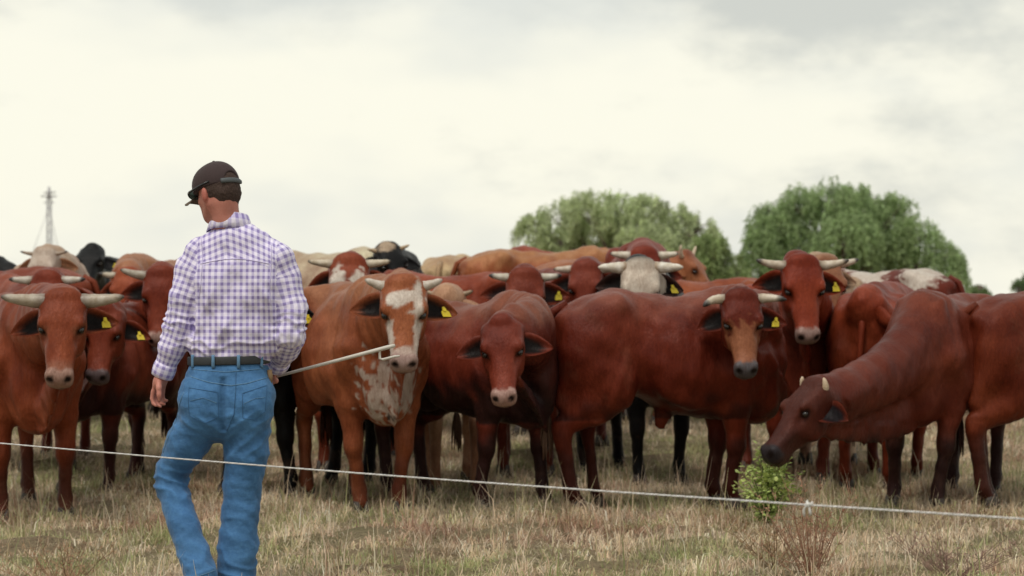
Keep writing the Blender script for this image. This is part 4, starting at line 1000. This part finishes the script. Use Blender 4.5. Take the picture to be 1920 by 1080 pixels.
    w -= .006 * np.exp(-((P[:, 0] - .03) / .006) ** 2) * (P[:, 2] < 1.40) * (P[:, 1] < 0) * ss(1.05, 1.3, P[:, 2])      # centre pleat
    w *= ss(1.005, 1.05, P[:, 2]); P = P + Nn * w[:, None]
    # uv per face corner
    fc = P[Q].mean(1)
    dlf, _, _, _ = nearest(ls, fc); drf, _, _, _ = nearest(rs, fc)
    zoneL = (dlf < .098) & (fc[:, 0] < -.125 - .25 * np.clip(1.44 - fc[:, 2], 0, .3) * 0) & (fc[:, 0] < -.118 - .10 * np.clip(1.46 - fc[:, 2], 0, .16) + 0)
    zoneR = (drf < .104) & (fc[:, 0] > .212 + .0 * fc[:, 2])
    uvt = np.stack([np.arctan2(P[:, 0] - .03, -P[:, 1] + .05) * .19, P[:, 2] + .05 * np.abs(P[:, 0] - .03) * (P[:, 2] > 1.43)], 1)
    uvt[:, 0] = np.where(P[:, 1] < .05, P[:, 0] * 1.05 + .03 * np.sign(P[:, 0]) * (np.abs(P[:, 0]) / .2) ** 3, uvt[:, 0])
    def uva(c, ax, s_):
        v = P - c; u_ = np.array([1.0, 0, 0]) - ax * ax[:, :1]; u_ /= np.linalg.norm(u_, axis=1)[:, None]; w_ = np.cross(ax, u_)
        return np.stack([np.arctan2((v * u_).sum(1), (v * w_).sum(1)) * .066, s_], 1)
    uL, uR = uva(cl, al_, sl_), uva(cr, ar, sr)
    UV = uvt[Q].copy(); yoke = (fc[:, 2] > 1.435 - .035 * np.abs((fc[:, 0] - .03) / .15)) & ~zoneL & ~zoneR
    for z_, u in ((zoneL, uL), (zoneR, uR)):
        q = u[Q][z_]; a0 = q[:, :1, 0]; per = 2 * np.pi * .066; q[:, :, 0] = a0 + (q[:, :, 0] - a0 + per / 2) % per - per / 2; UV[z_] = q
    th = .10; yk = UV[yoke]; yk = np.stack([yk[..., 0] * math.cos(th) + yk[..., 1] * math.sin(th), (yk[..., 1] + .30 * np.abs(yk[..., 0])) * 1.0 + .011], -1); UV[yoke] = yk
    shirt = link('shirt', mesh('shirt', P, Q, uv=UV.reshape(-1, 2)), M_PL, root)
    # seams: yoke, armholes; stitched tapes proud of the cloth
    from mathutils.bvhtree import BVHTree
    bv = BVHTree.FromPolygons([tuple(p_) for p_ in P], [tuple(map(int, q)) for q in Q])
    def onto(p_, d_, lift=.001):
        hit = bv.ray_cast(Vector(p_), Vector(d_)); return np.array(hit[0]) - np.array(unit(d_)) * lift if hit[0] else None
    def seam(name, pts, d_, r_, mat, parent):
        q = [onto(p_, d_) for p_ in pts]; q = [a for a in q if a is not None]
        if len(q) > 3: Bag().add(tube(q, r_, 6)).build(name, mat, parent)
    M_SEAM = material('lilac_seam', (.52, .46, .68), rough=.9)
    seam('yoke_seam', [mp(382 + 128 * t, 497 - 9 * math.sin(t * math.pi), -.4) for t in np.linspace(0, 1, 26)], (0, 1, 0), .0018, M_SEAM, shirt)
    for xs_ in ([(380, 448), (384, 470), (386, 500), (384, 535), (380, 560)], [(512, 462), (514, 490), (513, 520), (512, 545), (514, 575)]):
        c = np.array(xs_, float); tq = np.linspace(0, len(c) - 1, 24)
        seam('armhole_seam', [mp(np.interp(t, range(len(c)), c[:, 0]), np.interp(t, range(len(c)), c[:, 1]), -.4) for t in tq], (0, 1, 0), .0015, M_SEAM, shirt)
    # collar and cuffs
    def band(name, rings, uvs, mat, parent, th_=.004):
        vs, fs, uv = [], [], []; n = len(rings[0]); m_ = len(rings)
        for r_ in rings: vs += list(r_)
        cc = np.mean(np.concatenate(rings), 0)
        for i in range(m_ - 1):
            for j in range(n - 1):
                fs.append((i*n+j, i*n+j+1, (i+1)*n+j+1, (i+1)*n+j)); uv += [uvs(i, j), uvs(i, j+1), uvs(i+1, j+1), uvs(i+1, j)]
        o = link(name, mesh(name, vs, fs, uv=uv), mat, parent); sm = o.modifiers.new('t', 'SOLIDIFY'); sm.thickness = th_; sm.offset = 0
        return o
    an = np.linspace(-2.75, 2.75, 40)
    def cring(z_, rx, ry, drop): return [mp(431, 0)[0] + rx * math.sin(a) for a in an], [.008 - ry * math.cos(a) for a in an], [z_ - drop * (abs(a) / 2.75) ** 2.0 for a in an]
    rings = [np.stack(cring(*q), 1) for q in ((1.555, .072, .072, .050), (1.622, .074, .074, .045), (1.632, .079, .078, .045), (1.605, .088, .087, .05), (1.566, .100, .097, .06))]
    band('collar', rings, lambda i, j: (an[j] * .078 + .006, i * .017), M_PL, shirt, .003)
    for pts, rad, py_ in ((ls, .045, 0), (rs, .047, 0)):
        ax = unit(np.array(pts[-1]) - np.array(pts[-2])); c0 = np.array(pts[-1]) - ax * .035; u1_ = unit(np.cross(ax, [0, 1, .2])); u2_ = np.cross(ax, u1_)
        an2 = np.linspace(0, 2 * math.pi, 25)
        rings = [np.array([c0 + ax * q + (u1_ * math.cos(a) + u2_ * math.sin(a)) * (rad + e) for a in an2]) for q, e in ((0, .0), (.02, .0035), (.045, .003), (.062, .000))]
        band('cuff', rings, lambda i, j, an2=an2: (an2[j] * .045, i * .021), M_PL, shirt, .004)
    # ---- jeans
    F = Field([-.40, -.34, .0], [.26, .30, 1.04], .0070)
    F.chain([mp(429, 692), mp(429, 706), mp(428, 735), mp(424, 775)], [(.163, .109), (.176, .121), (.196, .135), (.190, .135)], U=(1, 0, 0), k=.03)
    F.ell(mp(383, 757, -.050), (.100, .095, .115), k=.05); F.ell(mp(468, 757, -.050), (.098, .095, .115), k=.05)
    ll = [mp(384, 780, .0), mp(350, 830, .04), mp(317, 886, .10), mp(315, 915, .09), mp(345, 985, -.01), mp(372, 1040, -.10), mp(388, 1076, -.16)]
    lrd = [(.100, .116), (.090, .106), (.070, .090), (.068, .088), (.064, .082), (.067, .080), (.070, .084)]
    rl = [mp(464, 780, .0), mp(461, 850, .02), mp(453, 915, .03), mp(450, 960, .02), mp(446, 1020, .0), mp(443, 1092, -.01)]
    rrd = [(.102, .120), (.093, .108), (.080, .094), (.078, .088), (.083, .088), (.086, .098)]
    F.chain(ll, lrd, U=(1, 0, 0), k=.018); F.chain(rl, rrd, U=(1, 0, 0), k=.018)
    P, Q = F.polygonize(2); Nn = normals(P, Q)
    _, sL, _, _ = nearest(ll, P); dL = nearest(ll, P)[0]; dR, sR, _, _ = nearest(rl, P)
    isL = (dL < dR) & (P[:, 2] < .78); isR = ~isL & (P[:, 2] < .78)
    rg = lambda q: 1.35 * (1 - np.abs(np.sin(q / 2))) ** 1.4 - .45                       # sharp ridges, soft valleys
    w = .0022 * wob(P * [1, 1, 1.6], 21, .12) + .0012 * wob(P, 22, .04)
    k1 = np.exp(-((P[:, 2] - .47) / .07) ** 2); w += isL * k1 * .0085 * rg(P[:, 2] * 130 + P[:, 0] * 26 + 1.3 * wob(P, 23, .12))
    w += isL * ss(.42, .1, P[:, 2]) * .0045 * rg(P[:, 2] * 62 - P[:, 0] * 50 + 1.8 * wob(P, 24, .2))
    w += isR * ss(.45, .1, P[:, 2]) * .0062 * rg(P[:, 2] * 78 + P[:, 0] * 26 + 1.9 * wob(P, 25, .16))
    w += isR * np.exp(-((P[:, 2] - .66) / .07) ** 2) * .0055 * rg(P[:, 2] * 95 - P[:, 0] * 85 + wob(P, 26, .2))
    w += np.exp(-((P[:, 2] - .74) / .05) ** 2) * .0045 * rg(P[:, 2] * 100 - np.abs(P[:, 0] + .01) * 70)
    w -= .012 * np.exp(-((P[:, 0] + .010) / .012) ** 2) * (P[:, 1] < 0) * (P[:, 2] > .70) * (P[:, 2] < .93)
    w *= .95 * ss(1.0, .95, P[:, 2]); P = P + Nn * w[:, None]
    C = np.tile(np.array([.078, .196, .375]), (len(P), 1))
    fade = np.exp(-((P[:, 0] + .10) / .09) ** 2 - ((P[:, 2] - .78) / .14) ** 2) + np.exp(-((P[:, 0] - .09) / .09) ** 2 - ((P[:, 2] - .78) / .14) ** 2)
    C *= (1 + .28 * fade + .10 * wob(P, 27, .16))[:, None]
    ridge = np.clip(w / .008, -1, 1); C *= (1 + .24 * ridge)[:, None]                     # paler on the ridges of the cloth, darker in the creases
    jeans = link('jeans', mesh('jeans', P, Q, C), M_DN, root)
    bv = BVHTree.FromPolygons([tuple(p_) for p_ in P], [tuple(map(int, q)) for q in Q])
    M_ST = material('faded_denim_seam', (.14, .27, .42), rough=.9, noise=[(90, (.6, .65, .7), .7)]); M_DK = material('dark_denim_seam', (.045, .125, .25), rough=.9)
    def poly(pts, n=30):
        pts = np.array(pts, float); t = np.linspace(0, len(pts) - 1, n); return [mp(np.interp(a, range(len(pts)), pts[:, 0]), np.interp(a, range(len(pts)), pts[:, 1]), -.6) for a in t]
    seam('yoke_seam', poly([(360, 705), (400, 716), (440, 722), (470, 718), (505, 708)]), (0, 1, 0), .0020, M_ST, jeans)
    seam('waistband_seam', poly([(360, 692), (430, 697), (505, 691)]), (0, 1, 0), .0016, M_ST, jeans)
    seam('seat_seam', poly([(449, 697), (450, 735), (447, 775), (432, 806)]), (0, 1, 0), .0018, M_DK, jeans)
    seam('pocket', poly([(362, 726), (417, 734), (418, 780), (392, 792), (363, 778), (362, 726)], 60), (0, 1, 0), .0013, M_DK, jeans)
    seam('pocket', poly([(463, 736), (505, 722), (503, 770), (484, 786), (463, 782), (463, 736)], 60), (0, 1, 0), .0013, M_DK, jeans)
    seam('pocket_arc', poly([(366, 750), (390, 744), (415, 754)]), (0, 1, 0), .0012, M_ST, jeans)
    seam('pocket_arc', poly([(466, 755), (484, 746), (502, 744)]), (0, 1, 0), .0012, M_ST, jeans)
    seam('side_seam', poly([(352, 735), (330, 790), (304, 850)]), (0, 1, 0), .0022, M_ST, jeans)
    seam('hem_stitch', poly([(362, 1070), (390, 1067), (414, 1060)]), (0, 1, 0), .0018, M_ST, jeans)
    # ---- belt and its loops
    M_BELT = material('dark_grey_leather', (.040, .043, .046), rough=.55, noise=[(40, (.7, .7, .7), .6)], bump=[(120, .001, (1, 1, 1))])
    an3 = np.linspace(0, 2 * math.pi, 49)
    def oval(z_, e): return np.array([[mp(429, 0)[0] + (.168 + e) * math.cos(a), (.114 + e) * math.sin(a), z_ + .004 * math.cos(a)] for a in an3])
    band('belt', [oval(.984, .004), oval(.988, .006), oval(1.014, .006), oval(1.018, .004)], lambda i, j: (0, 0), M_BELT, root, .005)
    for px in (366, 407, 454, 494):
        x = mp(px, 0)[0]; xx = (x - mp(429, 0)[0]) / .172; y = -.122 * math.sqrt(max(1 - xx * xx, 0)) - .001
        vs = [(x + a, y - b, z_) for z_, b in ((.968, .0), (.976, .004), (.984, .007), (1.018, .007), (1.026, .003)) for a, b_ in ((-.0065, 0), (.0065, 0))] 
        fs = [(2*i, 2*i+1, 2*i+3, 2*i+2) for i in range(4)]
        o = link('belt_loop', mesh('belt_loop', vs, fs), M_ST, jeans); sm = o.modifiers.new('t', 'SOLIDIFY'); sm.thickness = .004
    # ---- boots
    M_BOOT = material('brown_leather_boot', (.085, .045, .028), rough=.55, noise=[(25, (.6, .55, .5), .6)], bump=[(60, .001, (1, 1, 1))])
    for an_, hd, pitch in ((mp(391, 1092, -.185), unit([-.15, 1, 0]), -40), (mp(443, 1078, -.01), unit([-.10, 1, 0]), 0)):
        p_ = R(pitch); fw = hd * math.cos(p_) + np.array([0, 0, math.sin(p_)]); ub = np.cross(unit(np.cross(fw, [0, 0, 1.0])), fw); sd_ = np.cross(fw, ub)
        c0 = an_ - np.array([0, 0, .0]); F = Field(c0 - .3, c0 + .3, .006); g_ = lambda x, z_: c0 + fw * x + ub * z_
        F.seg(g_(-.01, .06), g_(-.01, -.02), (.048, .052), (.046, .050), U=tuple(sd_), k=.02)
        F.seg(g_(-.035, -.045), g_(.09, -.052), (.036, .030), (.044, .026), U=tuple(sd_), k=.03); F.seg(g_(.09, -.052), g_(.165, -.058), (.044, .026), (.030, .018), U=tuple(sd_), k=.02)
        F.seg(g_(.01, -.01), g_(.10, -.04), (.038, .035), (.038, .022), U=tuple(sd_), k=.03)
        P, Q = F.polygonize(1); bo = link('boot', mesh('boot', P, Q), M_BOOT, root)
        B = Bag()
        for x0, x1, zt, zb, w_ in ((-.075, -.015, -.070, -.096, .034), (-.03, .185, -.074, -.088, .044)):
            a = np.arange(20) * 2 * math.pi / 20; rg = [np.array([g_((x0+x1)/2 + math.cos(q) * (x1-x0)/2, z_) + sd_ * math.sin(q) * w_ for q in a]) for z_ in (zt, zb)]
            B.add((np.concatenate(rg), [(i, (i+1) % 20, (i+1) % 20+20, i+20) for i in range(20)] + [tuple(range(20))[::-1], tuple(range(20, 40))]))
        B.build('sole', M_HOOF, bo, smooth=False)
    # ---- tool pouch strip at the right hip
    Bag().add(tube([mp(507, 694, -.035), mp(508, 706, -.035), mp(508, 720, -.03)], [.010, .012, .009], 8, flat=((0, 1, 0), .5))).build('leather_sheath', material('tan_leather', (.30, .19, .10), rough=.7), root)
    # ---- the white tread-in post he carries
    M_PO = material('white_plastic_post', (.62, .58, .52), rough=.5, noise=[(30, (.82, .78, .72), .6)])
    W_ = lambda p_: np.array([MX, MD, 0]) + p_
    A, E = mp(470, 720, .245), mp(737, 650, .13)
    O = A; pr = empty('fence_post', W_(O)); tag(pr, 'white plastic tread-in fence post held out in the right hand of the man', 'post')
    sdv = unit(E - A); Bag().add(tube([A - O, (A + E) / 2 - O, E - sdv * .03 - O, E - O], [.0060, .0075, .0095, .0080], 10)).build('shaft', M_PO, pr)
    q = E - sdv * .060
    Bag().add(tube([q - O, mp(708, 660, .145) - O, mp(708, 675, .145) - O, mp(714, 677, .145) - O, mp(737, 671, .14) - O, mp(746, 670, .135) - O], [.0055, .0055, .006, .006, .0055, .004], 8)).build('foot_step', M_PO, pr)
person()

# ------------------------------------------------------------------ the fence line in front of the man
def wire():
    # its course: one strand running nearer to the camera on the right
    A, B_ = at(-30, 828.5, 8.35), at(1950, 975, 5.35)
    t = np.linspace(-.9, 1.35, 700); P = A + np.outer(t, B_ - A)
    y = (P[:, 1]); P[:, 2] += -.012 * np.sin(np.clip(t, 0, 1) * math.pi) - .05 * (np.clip(-t, 0, 9) ** 2 * 0)
    m = material('white_polywire', attr=True, rough=.6, spec=.3, noise=[(500, (.6, .6, .6), .6)])
    root = empty('fence_wire', P[350]); tag(root, 'thin white braided electric fence strand crossing in front of the man', 'wire')
    T = unit(P[-1] - P[0]); u = unit(np.cross(T, [0, 0, 1.0])); v = np.cross(u, T); Bg = Bag()
    L = np.linalg.norm(P[-1] - P[0]); n = 2600; tt = np.linspace(0, 1, n); C = np.stack([np.interp(tt, np.linspace(0, 1, len(P)), P[:, i]) for i in range(3)], 1) - P[350]
    for k in range(3):
        a = tt * L / .016 * 2 * math.pi / 3 + k * 2 * math.pi / 3
        Bg.add(tube(C + (np.outer(np.cos(a), u) + np.outer(np.sin(a), v)) * .0014, .0016, 5, cap=False), (.80, .78, .76) if k else (.58, .56, .54))
    Bg.build('strand', m, root)
    # knot with two loose ends
    c = np.array([np.interp(1515, (P[:, 0] / P[:, 1]) * FPX + 960, P[:, i]) for i in range(3)]) - P[350]; Bk = Bag()
    for k in range(3):
        a = np.linspace(0, 2 * math.pi, 12); Bk.add(tube([c + u * .0045 * math.cos(q) + v * .0045 * math.sin(q) + T * (.003 * k - .003) for q in a], .0026, 6), (.80, .78, .74))
    for ex, ez in ((-.014, -.033), (.005, -.029), (.011, .009), (-.004, .012)):
        e = c + T * ex + np.array([0, 0, ez]) - u * .004; Bk.add(tube(bez(c, c + T * ex * 1.4 + np.array([0, 0, ez * .35]), e, 6), [.0026, .0029, .0033, .0037, .0040, .0017], 6), (.80, .78, .74))
    Bk.build('knot', m, root)
wire()

# ------------------------------------------------------------------ weeds
M_WEED = material('weed_leaf', attr=True, rough=.6, spec=.3, trans=.35)
def weed(name, px, D, label, stems, seed, tone, h=.36, spread=.16, lsize=.035, lpn=26, cat='plant', group=None, stemcol=(.12, .16, .05)):
    r = np.random.default_rng(seed); b = at(px, 0, D); b[2] = float(gz(b[0], b[1])); root = empty(name, b); tag(root, label, cat, group)
    St = Bag(); Ps, Qs, Cs, n0 = [], [], [], 0
    for k in range(stems):
        a = r.random() * 6.28; rr = spread * (.2 + .9 * r.random()); e = np.array([math.cos(a) * rr, math.sin(a) * rr, h * (.55 + .45 * r.random()) * (1.1 - .35 * rr / spread)])
        p = bez((0, 0, -.02), (e[0] * .25, e[1] * .25, e[2] * .6), e, 10); St.add(tube(p, np.linspace(.004, .0012, 10), 5), stemcol)
        for q in range(lpn):
            t = .15 + .85 * r.random() ** .7; c = np.array([np.interp(t, np.linspace(0, 1, 10), p[:, i]) for i in range(3)])
            la = r.random() * 6.28; dl_ = unit([math.cos(la), math.sin(la), .15 + .5 * r.normal()]); L_ = lsize * (.5 + .8 * r.random()); s_ = unit(np.cross(dl_, [0, 0, 1]) + r.normal(size=3) * .35); nn_ = np.cross(s_, dl_)
            o = c + dl_ * .012; W2 = L_ * .42
            vs = [o, o + dl_ * L_ * .25 + s_ * W2 * .8, o + dl_ * L_ * .6 + s_ * W2 * .9 - nn_ * L_ * .04, o + dl_ * L_ - nn_ * L_ * .12, o + dl_ * L_ * .6 - s_ * W2 * .9 - nn_ * L_ * .04, o + dl_ * L_ * .25 - s_ * W2 * .8, o + dl_ * L_ * .5 + nn_ * L_ * .08]
            Ps += vs; Qs += [(n0, n0+1, n0+6), (n0+1, n0+2, n0+6), (n0+2, n0+3, n0+6), (n0+3, n0+4, n0+6), (n0+4, n0+5, n0+6), (n0+5, n0, n0+6)]; n0 += 7
            cc = np.array(tone) * (.75 + .5 * r.random()) + np.array([.06, .04, 0]) * (r.random() < .25); Cs += [cc] * 7
    St.build('stems', M_WEED, root)
    if Ps: lv = link('leaves', mesh('leaves', Ps, np.array(Qs), np.array(Cs)), M_WEED, root)
weed('leafy_weed', 1438, 12.0, 'bright green leafy weed under the muzzle of the grazing cow', 46, 4, (.52, .62, .22), h=.47, spread=.20, lsize=.030, lpn=30)
def twiggy(px, D, label, seed, n=14, h=.34, col=(.44, .26, .18), sp=.30):
    r = np.random.default_rng(seed); b = at(px, 0, D); b[2] = float(gz(b[0], b[1])); root = empty('dry_weed', b); tag(root, label, 'plant', 'dry twiggy weeds in the foreground grass'); B = Bag()
    for k in range(n):
        a = r.random() * 6.28; rr = sp * (.15 + r.random()); e = np.array([math.cos(a) * rr, math.sin(a) * rr * .6, h * (.5 + .55 * r.random())]); p = bez((r.normal() * .02, r.normal() * .02, -.02), (e[0] * .45, e[1] * .45, e[2] * .35), e, 9)
        B.add(tube(p, np.linspace(.0028, .0009, 9), 4), np.array(col) * (.7 + .6 * r.random()))
        for q in range(9):
            i = r.integers(2, 9); d_ = unit(r.normal(size=3) * [1, 1, .5] + [0, 0, .9]); L_ = .03 + .06 * r.random(); B.add(tube([p[i], p[i] + d_ * L_ * .6, p[i] + d_ * L_ + [0, 0, .01]], [.0013, .001, .0007], 4), np.array(col) * (.7 + .6 * r.random()))
            for z_ in range(3):
                c = p[i] + d_ * L_ * r.random(); s_ = r.normal(size=3) * .006; B.add(([c, c + s_, c + s_ * .4 + [0, 0, .009]], [(0, 1, 2)]), np.array(col) * 1.3)
    B.build('stems', M_GRASS, root)
twiggy(1520, 9.5, 'dry reddish twiggy weed below the knot in the white fence strand', 3, 26, .40)
twiggy(1455, 9.9, 'smaller dry weed just below the green leafy weed', 5, 16, .26, (.46, .32, .20), .26)
twiggy(1780, 9.6, 'dry purple brown weed in the lower right corner of the grass', 6, 20, .24, (.40, .27, .22), .34)
twiggy(120, 9.3, 'dry brown weed in the lower left corner of the grass', 7, 20, .22, (.48, .32, .21), .36)
for i, (px, D, s_) in enumerate(((1612, 13.2, .8), (1205, 12.9, 1.0), (640, 13.6, .9))):
    pass
